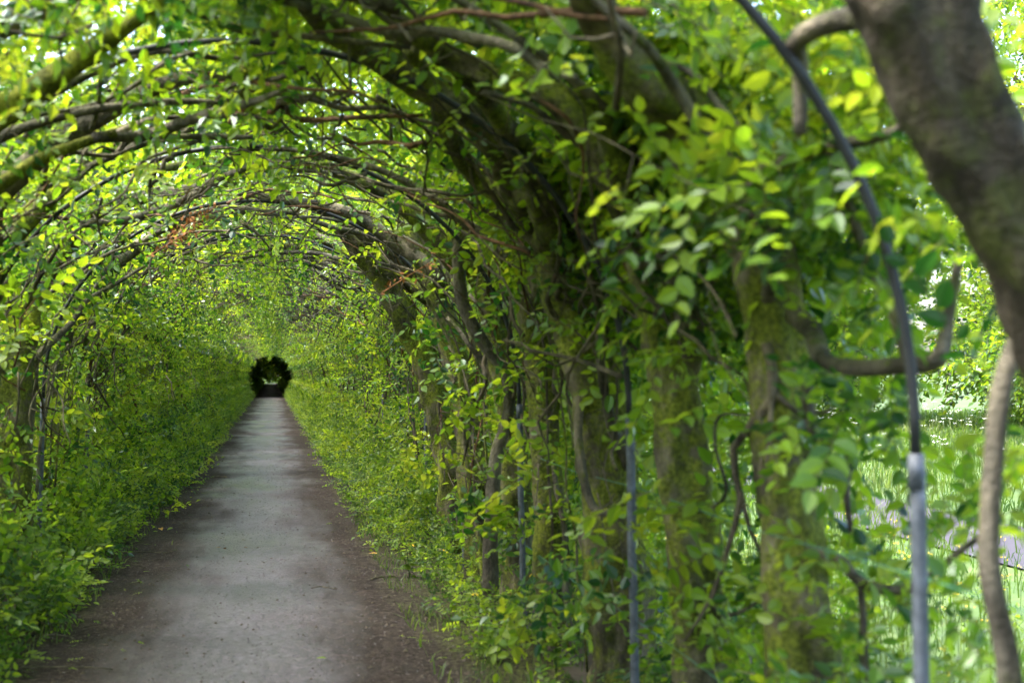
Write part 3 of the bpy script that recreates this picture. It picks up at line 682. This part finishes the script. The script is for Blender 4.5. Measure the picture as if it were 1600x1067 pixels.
Ln.append(gen_tree(-1, Y, 202, 1150, SPR_HI, limbs=3, twigs=30,
      limb_pts=[(pa([(360, 190, 9.0), (385, 170, 9.0), (410, 185, 9.0), (440, 165, 9.0), (470, 188, 9.0), (560, 184, 9.0), (660, 180, 9.0)]), [W(w, 7.2) for w in (8, 10, 10, 10, 9, 8, 5)], RED, 'red brown bare branch running level under the roof'),
                (pa([(380, 110, 9.0), (375, 140, 9.0), (390, 165, 9.0), (420, 200, 9.0), (440, 185, 9.0)]), [W(w, 7.2) for w in (14, 12, 10, 8, 5)], MOSS, None)],
      inner=(-.08, .22, .3), offm=.26, bulge=.15, roof=.6, label='leafy hornbeam just inside the left edge, low boughs hiding its trunk', group=LG, seg=16))
Y = 11.3
Ln.append(gen_tree(-1, Y, 203, 1150, SPR_HI, limbs=3, twigs=30, trunk_pts=(pp([(10, 900), (15, 820), (20, 720), (22, 620), (28, 520), (45, 440), (75, 380), (115, 325), (145, 270), (200, 210)], Y),
      [W(w, Y) for w in (80, 64, 58, 56, 52, 50, 44, 38, 34, 26)]),
      limb_pts=[(pp([(50, 520, 11.1), (60, 450, 11.1), (100, 380, 11.1), (140, 320, 11.0), (150, 285, 11.0), (135, 268, 11.0)], 11), [W(w, 11) for w in (22, 24, 26, 24, 18, 10)], MOSS, 'hollow looking mossy stub ending in a hook'),
                (pa([(130, 350, 11), (190, 345, 11), (260, 325, 11), (310, 300, 11), (330, 285, 11), (400, 255, 11), (425, 235, 11)]), [W(w, 11) for w in (10, 12, 12, 12, 11, 9, 5)], LIMB, None)],
      base=tuple(P(10, 880, Y)[:2]) + (0,), inner=(.06, .25, .07), offm=.36, bulge=.05, roof=.6, stems=3, label='dark hornbeam trunk leaning in at the left edge with a hooked mossy stub', group=LG, main=True, seg=16))
for i, Y in enumerate((13.0, 14.6)):
    Ln.append(gen_tree(-1, Y, 204 + i, 1150, SPR_HI, limbs=4, twigs=32, inner=(-.10, .22, .3), offm=.26, bulge=.3, stems=3, label=('hornbeam with twin dark stems behind the thick leaves of the near left wall', 'hornbeam beside the first post that shows in the left wall')[i], group=LG, seg=14))
loose_leaves(Ln[0], -1, 7.8, 50, 951, tr=(1.5, 3.9)); loose_leaves(Ln[1], -1, 9.4, 60, 952, tr=(.6, 3.9)); loose_leaves(Ln[2], -1, 11.3, 40, 953, tr=(.6, 3.9))
# withered brown sprig on tree
def withered(root, cx, cy, Y, n, seed):
    r = random.Random(seed); o = P(cx, cy, Y); A = Acc()
    for k in range(n):
        V, T = leaf_geo(r.uniform(.03, .055), .02, True, r)
        M = np.array(Euler((r.uniform(0, 6), r.uniform(0, 6), r.uniform(0, 6))).to_matrix())
        u = r.uniform(-1, 1)
        A.add(V @ M.T + np.array([u * .17 + r.gauss(0, .02), r.gauss(0, .03), u * .11 + r.gauss(0, .035)]), T)
    A.tube([(-.2, 0, -.13), (0, .01, 0), (.2, 0, .12)], [.004, .004, .002], 5, sub=3)
    q = link('withered_sprig', A.mesh('withered_sprig', [DEADL], False), root); q.location = o - root.location; q['label'] = 'withered rust brown sprig'
withered(Ln[2], 300, 345, 10.6, 70, 1); withered(Ln[2], 272, 376, 10.7, 40, 2); withered(R[5], 640, 430, 10.0, 22, 3)

# a few unseen-neighbour trees that close the roof and walls beside and just behind the camera
for i, (s, Y) in enumerate(((-1, 6.1), (-1, 4.6), (1, .9), (-1, 3.0), (-1, 1.4), (1, -.8), (-1, -.5))):
    gen_tree(s, Y, 300 + i, (1500, 1500, 600, 1200, 700, 600, 600)[i], SPR_LO, limbs=2, twigs=6, label=('hornbeam whose leaves hang into the top left corner', 'hornbeam hanging small leaves over the very top left edge', 'hornbeam behind the thick leaning trunk, only its outer leaves in view', 'hornbeam at the left of the viewer, roofing the near path', 'hornbeam level with the viewer on the left, out of sight', 'hornbeam behind the viewer on the right, out of sight', 'hornbeam behind the viewer on the left, out of sight')[i], group='hornbeams beside the viewer that roof the near path', seg=10, tmin=.3, roof=.8, offm=.28)

# ------------------------------------------------------------------ the rest of the tunnel: shared variants
def variant(s, seed, npr, templ, **k):
    return gen_tree(s, 0.0, seed, npr, templ, base=(CX + s * ROWX, 0, 0), seg=10, label='x', group='x', dmin=0.0, **k)
protoR = [variant(1, 400 + i, 1250, SPR_LO, limbs=4, twigs=30, trunk_r=(.10, .12, .09, .13)[i], bulge=.35, tmin=0, inner=(-.10, .22, .28), hole=(0, -.1, .12, 0)[i], offm=.24, roof=.36, stems=4) for i in range(4)]
protoL = [variant(-1, 420 + i, 1700, SPR_LO, limbs=4, twigs=30, trunk_r=(.13, .11, .14, .10)[i], bulge=.5, tmin=0, inner=(-.28, .25, .5), hole=(-.1, .1, 0, 0)[i], offm=.24, roof=.36, stems=4) for i in range(4)]
farR = [variant(1, 460 + i, 1250, SPR_LO, limbs=3, twigs=16, bulge=.38, tmin=0, offm=.28, size=1.2, roof=.28, inner=(-.06, .2, .1)) for i in range(3)]
farL = [variant(-1, 470 + i, 1250, SPR_LO, limbs=3, twigs=16, bulge=.38, tmin=0, offm=.28, size=1.2, roof=.28, inner=(-.06, .2, .1)) for i in range(3)]
def place_row(protos, s, ys, labf, used=set()):
    for i, y in enumerate(ys):
        pr = protos[(i * 7 + i // 3) % len(protos)]
        lab, grp = labf(i, y); jit = 0 if y < 24 else random.uniform(-.35, .35); loc = (CX + s * ROWX + random.uniform(-.06, .10), y + jit, 0)
        if pr.name not in used:
            used.add(pr.name); pr.location = loc; pr['label'] = lab; pr['group'] = grp
        else: copy_thing(pr, loc, lab, grp, scale=(random.uniform(.97, 1.03), random.choice((-1, 1)) * random.uniform(.95, 1.12), random.uniform(.97, 1.035)))
ysR = list(np.arange(14.8, 97.5, 1.46)); ysL = list(np.arange(16.1, 97.5, 1.46))
def labR(i, y):
    if y < 18: return ('hornbeam trunk rising behind the fifth steel post, leaves up to its knees', 'thin hornbeam next in line behind the fifth steel post', 'hornbeam beside the sixth steel post, nearly wrapped in leaves')[i], RG
    if y < 45: return 'leafy hornbeam midway down the right hand wall of the tunnel', 'middle hornbeams of the right hand wall'
    return 'small far hornbeam near the end of the bright right hand wall', 'far hornbeams of the bright right hand wall'
def labL(i, y):
    if y < 19: return ('hornbeam whose pale stem stands against the first post of the left wall', 'hornbeam with a forked dark trunk past the first left post', 'hornbeam hung with leaves where the left wall turns evenly green')[i], LG
    if y < 45: return 'leafy hornbeam midway down the left hand wall of the tunnel', 'middle hornbeams of the left hand wall'
    return 'small far hornbeam near the end of the bright left hand wall', 'far hornbeams of the bright left hand wall'
for pn, pf, s_, ys_, lf in ((protoR, farR, 1, ysR, labR), (protoL, farL, -1, ysL, labL)):
    place_row(pn, s_, [y for y in ys_ if y < 36], lf); place_row(pf, s_, [y for y in ys_ if y >= 36], lf)
# the dark stretch beyond: much denser crowns, shade put into the leaf colour
dR = [variant(1, 440 + i, 6500, SPR_LO, limbs=1, twigs=0, crown_mats=[SHADELEAF, TWIG], size=1.1, offm=.36, offs=.10, tmin=.0, bulge=.3, roof=1, spread=1.5, inner=(0, .2, .05)) for i in range(2)]
dL = [variant(-1, 450 + i, 6500, SPR_LO, limbs=1, twigs=0, crown_mats=[SHADELEAF, TWIG], size=1.1, offm=.36, offs=.10, tmin=.0, bulge=.3, roof=1, spread=1.5, inner=(0, .2, .05)) for i in range(2)]
ysD = [99.0 + 2.6 * i for i in range(47)] + [221.5 + 1.9 * i for i in range(9)]
ysE = [y for y in ysD if y > 220]; ysD = [y for y in ysD if y <= 220]
place_row(farR, 1, ysE, lambda i, y: ('tiny green hornbeam beyond the black stretch, right side', 'hornbeams beyond the dark stretch, right wall'))
place_row(farL, -1, ysE, lambda i, y: ('tiny green hornbeam beyond the black stretch, left side', 'hornbeams beyond the dark stretch, left wall'))
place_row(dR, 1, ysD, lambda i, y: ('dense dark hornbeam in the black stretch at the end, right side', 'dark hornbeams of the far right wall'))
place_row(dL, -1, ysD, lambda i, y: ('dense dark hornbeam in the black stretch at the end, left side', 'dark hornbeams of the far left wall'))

# ------------------------------------------------------------------ undergrowth along both walls
def undergrowth_mesh(side, y0, y1, n, templates, near, hm=1.0):
    y = rng.uniform(y0, y1, n); u = rng.beta(1.3, 1.6, n)
    clump = np.array([mn.noise((yy * .9, side * 5.0, 2)) for yy in y])
    inner = ((1.30 if near and hm < .5 else 1.10) if side > 0 else (1.26 if near else 1.16)) - .24 * clump - .10 * np.array([mn.noise((yy * 2.6, side * 9.0, 4)) for yy in y])
    x = inner + u * (2.35 - inner)
    hmax = .04 + hm * np.clip((x - inner) / .28, 0, 1) ** .6 * (.62 + .75 * clump)
    z = .01 + hmax * rng.beta(1.4, 1.3, n)
    p = np.stack([CX + side * x, y, z], -1)
    xd = rng.normal(0, .8, (n, 3)) + np.array([-side * .5, -.1, .25]); zd = np.array([-side * .35, -.15, .9]) + rng.normal(0, .45, (n, 3))
    kk = (nz3(p, 2.6, 4.0) + .5 * nz3(p, 7.0, 1.0)) > .03; kk &= ~((z > .2) & (nz3(p, 1.5, 12.0) < -.2)); p, xd, zd, z = p[kk], xd[kk], zd[kk], z[kk]; n = len(p)
    s = rng.uniform(.38, .85, n) * (.75 if hm < .5 else 1) * (1 + .25 * (z > .2))
    return scatter('undergrowth', p, xd, zd, s, templates, [UNDER, TWIG])
for s, w in ((1, 'right'), (-1, 'left')):
    link('undergrowth', undergrowth_mesh(s, 2.2, 13, 3600 if s > 0 else 6400, SPR_HI, True, .36 if s > 0 else .95), kind='stuff', label='low ivy nettles and suckers at the foot of the near %s wall' % w, cat='undergrowth')
    link('undergrowth', undergrowth_mesh(s, 13, 26, 6500, SPR_LO, True, .8), kind='stuff', label='low leafy growth along the middle %s wall' % w, cat='undergrowth')
    me = undergrowth_mesh(s, 0, 12, 5000, SPR_LO, False, .95)
    for k in range(17):
        link('undergrowth', me, loc=(0, 26 + 12 * k, 0), kind='stuff', label='low leafy growth along the far %s wall' % w, cat='undergrowth')

# grass blades
def blades(name, p, h, w, matl, lean=.35, tone=None):
    n = len(p); a = rng.uniform(0, 2 * PI, n); ca, sa = np.cos(a), np.sin(a)
    ln = rng.normal(0, lean, (n, 2)) * h[:, None]
    side = np.stack([ca, sa, ca * 0], -1) * w[:, None] * .5
    mid = p + np.stack([ln[:, 0] * .35, ln[:, 1] * .35, h * .6], -1); tip = p + np.stack([ln[:, 0], ln[:, 1], h * .95], -1)
    V = np.stack([p - side, p + side, mid + side * .8, mid - side * .8, tip], 1).reshape(-1, 3)
    b = (np.arange(n) * 5)[:, None, None]; T = (np.array([(0, 1, 2), (0, 2, 3), (3, 2, 4)])[None] + b).reshape(-1, 3)
    tn = np.repeat(rng.random(n) if tone is None else tone, 5)
    return tri_mesh(name, V, T, [matl], None, tn)
def strip_grass(side, n, y0, y1):
    y = rng.uniform(y0, y1, n); x = (1.0 if side > 0 else 1.12) + rng.beta(1.2, 2.4, n) * 1.0
    v = np.array([mn.noise((a * 1.4, b * 3, 6)) for a, b in zip(y, x)]); k = v > -.12; x, y = x[k], y[k]
    return blades('verge_grass', np.stack([CX + side * x, y, x * 0], -1), rng.uniform(.03, .13, len(x)), rng.uniform(.003, .007, len(x)) * 1.5, GRASS, .5)
for s, w in ((1, 'right'), (-1, 'left')):
    link('verge_grass', strip_grass(s, 3600, 2.5, 26), kind='stuff', label='thin grass tufts at the %s edge of the path' % w, cat='grass')
# meadow outside to the right and a strip to the left
n = 90000
q = rng.random(n) ** 1.7; Yv = rng.uniform(-2, 55, n); Xv = 2.35 + q * 32
k = ~((Xv > 6.35) & (Xv < 7.95) & (rng.random(n) > .5)); Xv, Yv = Xv[k], Yv[k]
dist = np.hypot(Xv, Yv); cl = np.array([mn.noise((a * .5, b * .5, 1)) for a, b in zip(Xv, Yv)])
link('meadow_grass', blades('meadow_grass', np.stack([Xv, Yv, Xv * 0 - .03], -1), rng.uniform(.10, .34, len(Xv)) * (1 + .6 * cl), .0028 + .0008 * dist, GRASS, .35, np.clip(.5 + cl * .7 + rng.normal(0, .2, len(Xv)), 0, 1)), kind='stuff', label='tall bright meadow grass beyond the right hand trunks', cat='grass')
n = 12000; Xv = -2.5 - rng.random(n) * 14; Yv = rng.uniform(0, 60, n)
link('meadow_grass', blades('meadow_grass', np.stack([Xv, Yv, Xv * 0 - .03], -1), rng.uniform(.3, .7, n), np.full(n, .03), GRASS), kind='stuff', label='long grass outside the left hand wall', cat='grass')
# cow parsley heads and buttercups in the meadow
def flower_heads(name, cx, r0, n, matl, size, petals, zlo, zhi):
    A = Acc()
    for i in range(n):
        x, y = cx(i); z = random.uniform(zlo, zhi)
        A.tube([(x, y, -.03), (x + .01, y, z * .6), (x, y, z)], [.002, .002, .0015], 3, m=1)
        for q in range(petals):
            a = random.uniform(0, 2 * PI); rr = size * math.sqrt(random.random()) * 2.2; s = size * random.uniform(.25, .5)
            c = np.array([x + rr * math.cos(a), y + rr * math.sin(a), z + random.uniform(-.01, .015)])
            V = c + np.array([(s, 0, .004), (0, s, 0), (-s, 0, .004), (0, -s, 0), (0, 0, s * .4)]); A.add(V, [(0, 1, 4), (1, 2, 4), (2, 3, 4), (3, 0, 4), (0, 2, 1), (0, 3, 2)])
    return A.mesh(name, [matl, GRASS], False)
random.seed(21)
link('cow_parsley', flower_heads('cow_parsley', lambda i: (random.uniform(8.2, 20), random.uniform(14, 36)), 0, 300, WHITEF, .026, 9, .5, .95), kind='stuff', label='white frothy cow parsley heads beyond the side path', cat='flowers')
link('buttercups', flower_heads('buttercups', lambda i: (random.gauss(3.6, .8), random.gauss(9.0, 1.6)), 0, 170, YELLOWF, .016, 4, .2, .5), kind='stuff', label='yellow buttercups in the meadow just outside the trunks', cat='flowers')

# ------------------------------------------------------------------ trees beyond the meadow
def big_tree(seed, H, Rr, n, size):
    r = random.Random(seed); root = link('background_tree', None)
    A = Acc(); A.tube([(0, 0, -.2), (.1, 0, H * .2), (-.1, .1, H * .45), (0, 0, H * .8)], [H * .03, H * .022, H * .017, H * .005], 10, .15, seed, .08, sub=3)
    link('trunk', A.mesh('trunk', [LIMB]), root)
    B = Acc()
    cl = []
    for i in range(26):
        a = r.uniform(0, 2 * PI); h = H * r.uniform(.12, .97); w = Rr * math.sqrt(max(.08, 1 - ((h / H - .45) / .6) ** 2)) * r.uniform(.35, .95)
        c = np.array([w * math.cos(a), w * math.sin(a), h]); cl.append((c, Rr * r.uniform(.25, .45)))
        B.tube([(0, 0, h * .6), tuple(c * np.array([.5, .5, 1]) - np.array([0, 0, h * .12])), tuple(c)], [H * .008, H * .005, H * .002], 5, sub=2)
    link('branches', B.mesh('branches', [LIMB]), root, kind='stuff')
    ci = rng.integers(0, len(cl), n); C = np.array([c for c, _ in cl])[ci]; RR = np.array([q for _, q in cl])[ci]
    d = rng.normal(0, 1, (n, 3)); d /= np.linalg.norm(d, axis=1)[:, None]; p = C + d * (RR * rng.random(n) ** .4)[:, None] * np.array([1, 1, .75])
    p[:, 2] = np.maximum(p[:, 2], .1)
    me = scatter('crown', p, d + rng.normal(0, .6, (n, 3)), np.array([0, 0, 1.0]) + rng.normal(0, .5, (n, 3)), rng.uniform(.7, 1.3, n) * size, SPR_LO, [LEAF, TWIG])
    link('crown', me, root, kind='stuff'); root['category'] = 'tree'; return root
bt = [big_tree(1, 11, 3.6, 2600, 3.0), big_tree(2, 8, 3.2, 2200, 2.8), big_tree(3, 14, 4.2, 3000, 3.3)]
spots = [(19, 30, 0), (24, 24, 1), (22, 37, 2), (16, 42, 1), (27, 31, 0), (13, 50, 2), (31, 24, 2), (29, 17, 1), (11, 62, 0), (20, 48, 2), (34, 36, 0), (25, 42, 1), (37, 20, 0), (31, 12, 2), (9, 75, 2), (12, 92, 1)]
btl = ['leafy background tree behind the cow parsley, seen between post and trunk', 'low rounded background tree at the back of the meadow', 'tall background tree behind the gap above the nearest bough']
for i, (x, y, k) in enumerate(spots):
    if i < 3 and [0, 1, 2].index(k) == i: o = bt[k]; o.location = (x, y, 0); o['label'] = btl[k]; o['group'] = 'trees behind the meadow'
    else: copy_thing(bt[k], (x, y, 0), 'background tree glimpsed through the leaves behind the meadow', 'far trees glimpsed behind the meadow', rz=i * 1.3)
for i, (x, y, k) in enumerate([(-9, 14, 1), (-10, 24, 0), (-11, 36, 2), (-10, 50, 0), (-11, 66, 2), (-12, 84, 1)]):
    copy_thing(bt[k], (x, y, 0), 'tree standing outside the left hand wall, glimpsed through its leaves', 'trees outside the left hand wall', rz=i * 2.1)
for i in range(12):   # the wood that shades the dark stretch
    copy_thing(bt[2], ((-1) ** i * 6.2 + CX, 103 + i * 9.5, 0), 'tall tree of the wood shading the dark end of the tunnel', 'wood over the dark end of the tunnel', rz=i * .9, scale=(1.35, 1.35, 1.2))
for i, (x, y) in enumerate([(-.5, 241), (1.6, 243), (-2.2, 242), (7.5, 262), (-8.5, 262), (.5, 275)]):
    copy_thing(bt[i % 3], (x, y, 0), 'tree closing the view beyond the end of the tunnel', 'trees beyond the far end of the tunnel', rz=i, scale=(1, 1, .5 if i < 3 else 1))

# ------------------------------------------------------------------ plants standing out at the path's edge
def leafy_plant(x, y, h, n, L, seed, label, lean=(0, 0), m=UNDER, group=None):
    r = random.Random(seed); root = link('leafy_plant', None, loc=(x, y, 0), label=label, cat='plant', group=group); root.empty_display_size = .1
    for s in range(max(1, n // 7)):
        a = r.uniform(0, 6.28); dx, dy = lean[0] + .25 * math.cos(a), lean[1] + .25 * math.sin(a)
        pts = [(dx * h * u * u, dy * h * u * u, h * u) for u in np.linspace(0, 1, 5)]
        A = Acc(); A.tube(pts, np.linspace(.004, .0018, 5), 5); link('stem', A.mesh('stem', [UNDER]), root)
        for k in range(7):
            u = .25 + .75 * k / 6; p = np.array([dx * h * u * u, dy * h * u * u, h * u])
            for sg in (0, PI):
                V, T = leaf_geo(L * r.uniform(.75, 1.15) * (1.15 - .5 * u), L * .55 * (1.15 - .5 * u), True, r)
                me = tri_mesh('leaf', V, T, [m], None, np.full(len(V), r.uniform(.2, 1)))
                o = link('leaf', me, root); o.location = p; o.rotation_euler = (r.gauss(0, .2), r.uniform(-.5, .35), k * 1.57 + sg + a + r.gauss(0, .2))
    return root
pl = [((560, 808), .34, 14, .11, 'pale green seedling leaning out over the brown edge of the path', (-.6, -.3)),
      ((640, 905), .30, 14, .085, 'young nettle where the verge meets the path below the third post', (-.2, 0)),
      ((705, 930), .28, 14, .075, 'small bright weed in front of the fourth trunk', (0, 0)),
      ((775, 1035), .22, 7, .14, 'broad leaved weed in the lower middle of the verge', (-.1, -.2)),
      ((870, 1065), .32, 14, .09, 'leafy weed with upright shoots at the bottom edge beside the soil', (0, 0)),
      ((60, 990), .40, 21, .075, 'bushy low plant spilling onto the path at the lower left', (.5, 0)),
      ((130, 900), .42, 21, .07, 'dark leaved sucker growing out of the left verge', (.5, 0)),
      ((175, 850), .40, 21, .07, 'leafy sucker pushing furthest into the path from the left wall', (.6, -.1)),
      ((250, 780), .34, 14, .07, 'bright green seedling at the foot of the left wall', (.4, 0)),
      ((300, 735), .34, 14, .07, 'fresh green seedling beyond the wet patch on the left', (.4, 0)),
      ((535, 745), .30, 14, .075, 'yellow green seedling on the right verge beside the grass', (-.4, 0))]
for i, ((px, py), h, n_, L_, lab, ln) in enumerate(pl):
    g = PG(px, py); leafy_plant(g.x, g.y, h, n_, L_, 60 + i, lab, ln)

# ------------------------------------------------------------------ things lying on the path
def fallen(name, px, py, label, m, L=.06, cat='leaf', seed=0):
    r = random.Random(seed); g = PG(px, py, .015); V, T = leaf_geo(L, L * .55, True, r)
    o = link(name, tri_mesh(name, V, T, [m], None, np.full(len(V), .8)), label=label, cat=cat, loc=(g.x, g.y, .035)); o.rotation_euler = (r.gauss(0, .3), r.gauss(0, .2), r.uniform(0, 6))
fallen('fallen_leaf', 590, 868, 'orange brown dead leaf lying on the right edge of the path', OCHREL, .085, seed=1)
fallen('fallen_leaf', 250, 828, 'yellow ochre dead leaf at the left edge of the path', OCHREL, .09, seed=2)
fallen('fallen_leaf', 270, 827, 'green dead leaf touching the ochre one on the left', UNDER, .07, seed=3)
fallen('fallen_leaf', 338, 858, 'olive leaf scrap in the middle of the path, nearer the left wall', OCHREL, .05, seed=4)
fallen('fallen_leaf', 352, 861, 'curled brown leaf scrap next to the olive one mid path', DEADL, .055, seed=5)
fallen('fallen_leaf', 381, 858, 'rust leaf scrap alone on the grey gravel mid path', DEADL, .04, seed=6)
fallen('fallen_leaf', 510, 1033, 'small green leaf flat on the gravel at the bottom of the photo', UNDER, .06, seed=7)
fallen('fallen_leaf', 215, 1008, 'dark green leaf on the damp soil near the lower left', UNDER, .05, seed=8)
def ftwig(px, py, L, ang, rad, label, m=TWIG, seed=0, forks=2):
    r = random.Random(seed); g = PG(px, py, .015); A = Acc()
    pts = [(L * (u - .5), r.gauss(0, .012), .012 + .01 * math.sin(u * 4)) for u in np.linspace(0, 1, 6)]
    A.tube(pts, np.linspace(rad, rad * .5, 6), 6, sub=3)
    for k in range(forks):
        p = pts[1 + k * 2]; A.tube([p, (p[0] + .05, p[1] + r.choice([-1, 1]) * .05, p[2] + .015)], [rad * .6, rad * .3], 5)
    o = link('fallen_twig', A.mesh('fallen_twig', [m]), label=label, cat='twig', loc=(g.x, g.y, .018)); o.rotation_euler.z = ang
ftwig(346, 747, .26, .1, .010, 'short dark twig lying across the path ahead', seed=1)
ftwig(92, 998, .22, -.3, .009, 'snapped pale green stem on the soil at the lower left', PALE, 2, 1)
ftwig(215, 866, .55, .1, .008, 'long dark fallen branchlet reaching in from the left wall', LIMB, 3, 3)
ftwig(600, 905, .30, .7, .008, 'crooked dark twig on the soil at the right edge', LIMB, 4, 2)
ftwig(505, 921, .18, -.1, .005, 'thin twig on the grey gravel right of centre', TWIG, 5, 0)
ftwig(90, 1048, .6, -.1, .007, 'long thin stick in the dark soil at the bottom left', LIMB, 6, 2)
# grit, crumbs and leaf scraps
def grit(n, y0, y1, smin, smax, xs, m, seed):
    r = np.random.default_rng(seed); V0 = np.array([(1, 0, 0), (-.2, 1, 0), (-1, -.1, 0), (.1, -1, 0), (0, 0, .7), (0, 0, -.5)]); T0 = np.array([(0, 1, 4), (1, 2, 4), (2, 3, 4), (3, 0, 4), (1, 0, 5), (2, 1, 5), (3, 2, 5), (0, 3, 5)])
    y = y0 + (y1 - y0) * r.random(n) ** 1.3; x = CX + (r.normal(0, xs, n) if xs > 0 else r.choice((-1, 1), n) * r.normal(1.12, .22, n)); k = np.abs(x - CX) < 1.6; x, y = x[k], y[k]; n = len(x)
    s = smin + (smax - smin) * r.random(n) ** 3; a = r.uniform(0, 6.28, n); z = und(x, y) + .014
    R_ = np.stack([np.stack([np.cos(a), -np.sin(a), a * 0], -1), np.stack([np.sin(a), np.cos(a), a * 0], -1), np.stack([a * 0, a * 0, a * 0 + 1], -1)], 1) * s[:, None, None]
    V = np.einsum('nij,vj->nvi', R_, V0) * 1.0 + np.stack([x, y, z], -1)[:, None]
    T = (T0[None] + (np.arange(n) * 6)[:, None, None]).reshape(-1, 3)
    return tri_mesh('grit', V.reshape(-1, 3), T, [m])
link('grit', grit(15000, 5, 26, .002, .008, .8, GRITM, 3), kind='stuff', label='loose grit scattered over the path', cat='gravel')
link('leaf_crumbs', grit(1100, 5, 34, .005, .016, .9, simple('leaf_crumb', (.05, .035, .022), .8), 4), kind='stuff', label='dark crumbs of leaf and bark scattered over the path', cat='litter')

link('edge_litter', grit(3200, 5, 34, .006, .024, -1, simple('edge_litter', (.040, .030, .018), .85, 0, .6, 40), 9), kind='stuff', label='brown leaf litter gathered along both edges of the path', cat='litter')
def seedlings(n):
    y = rng.uniform(5, 26, n); x = rng.choice((-1, 1), n) * (1.38 - np.abs(rng.normal(0, .26, n))); p = np.stack([CX + x, y, np.full(n, .03)], -1)
    return scatter('seedlings', p, rng.normal(0, 1, (n, 3)) * np.array([1, 1, .25]), np.array([0, 0, 1.0]) + rng.normal(0, .2, (n, 3)), rng.uniform(.12, .3, n), SPR_LO, [UNDER, TWIG])
link('seedlings', seedlings(420), kind='stuff', label='tiny green seedlings creeping onto the edges of the path', cat='plants')

n = 1300; yq = rng.uniform(2.5, 13, n); xq = 2.15 + rng.random(n) ** 1.5 * 3.2; pq = np.stack([xq, yq, .02 + rng.random(n) * (.34 - .06 * (xq - 2.15))], -1)
pq = pq[nz3(pq, 1.8, 3.0) > -.15]; n = len(pq)
link('outer_undergrowth', scatter('outer_undergrowth', pq, rng.normal(0, .8, (n, 3)), np.array([0, 0, .9]) + rng.normal(0, .4, (n, 3)), rng.uniform(.35, .8, n), SPR_HI, [UNDER, TWIG]), kind='stuff', label='low leafy plants just outside the right hand trunks before the meadow', cat='undergrowth')
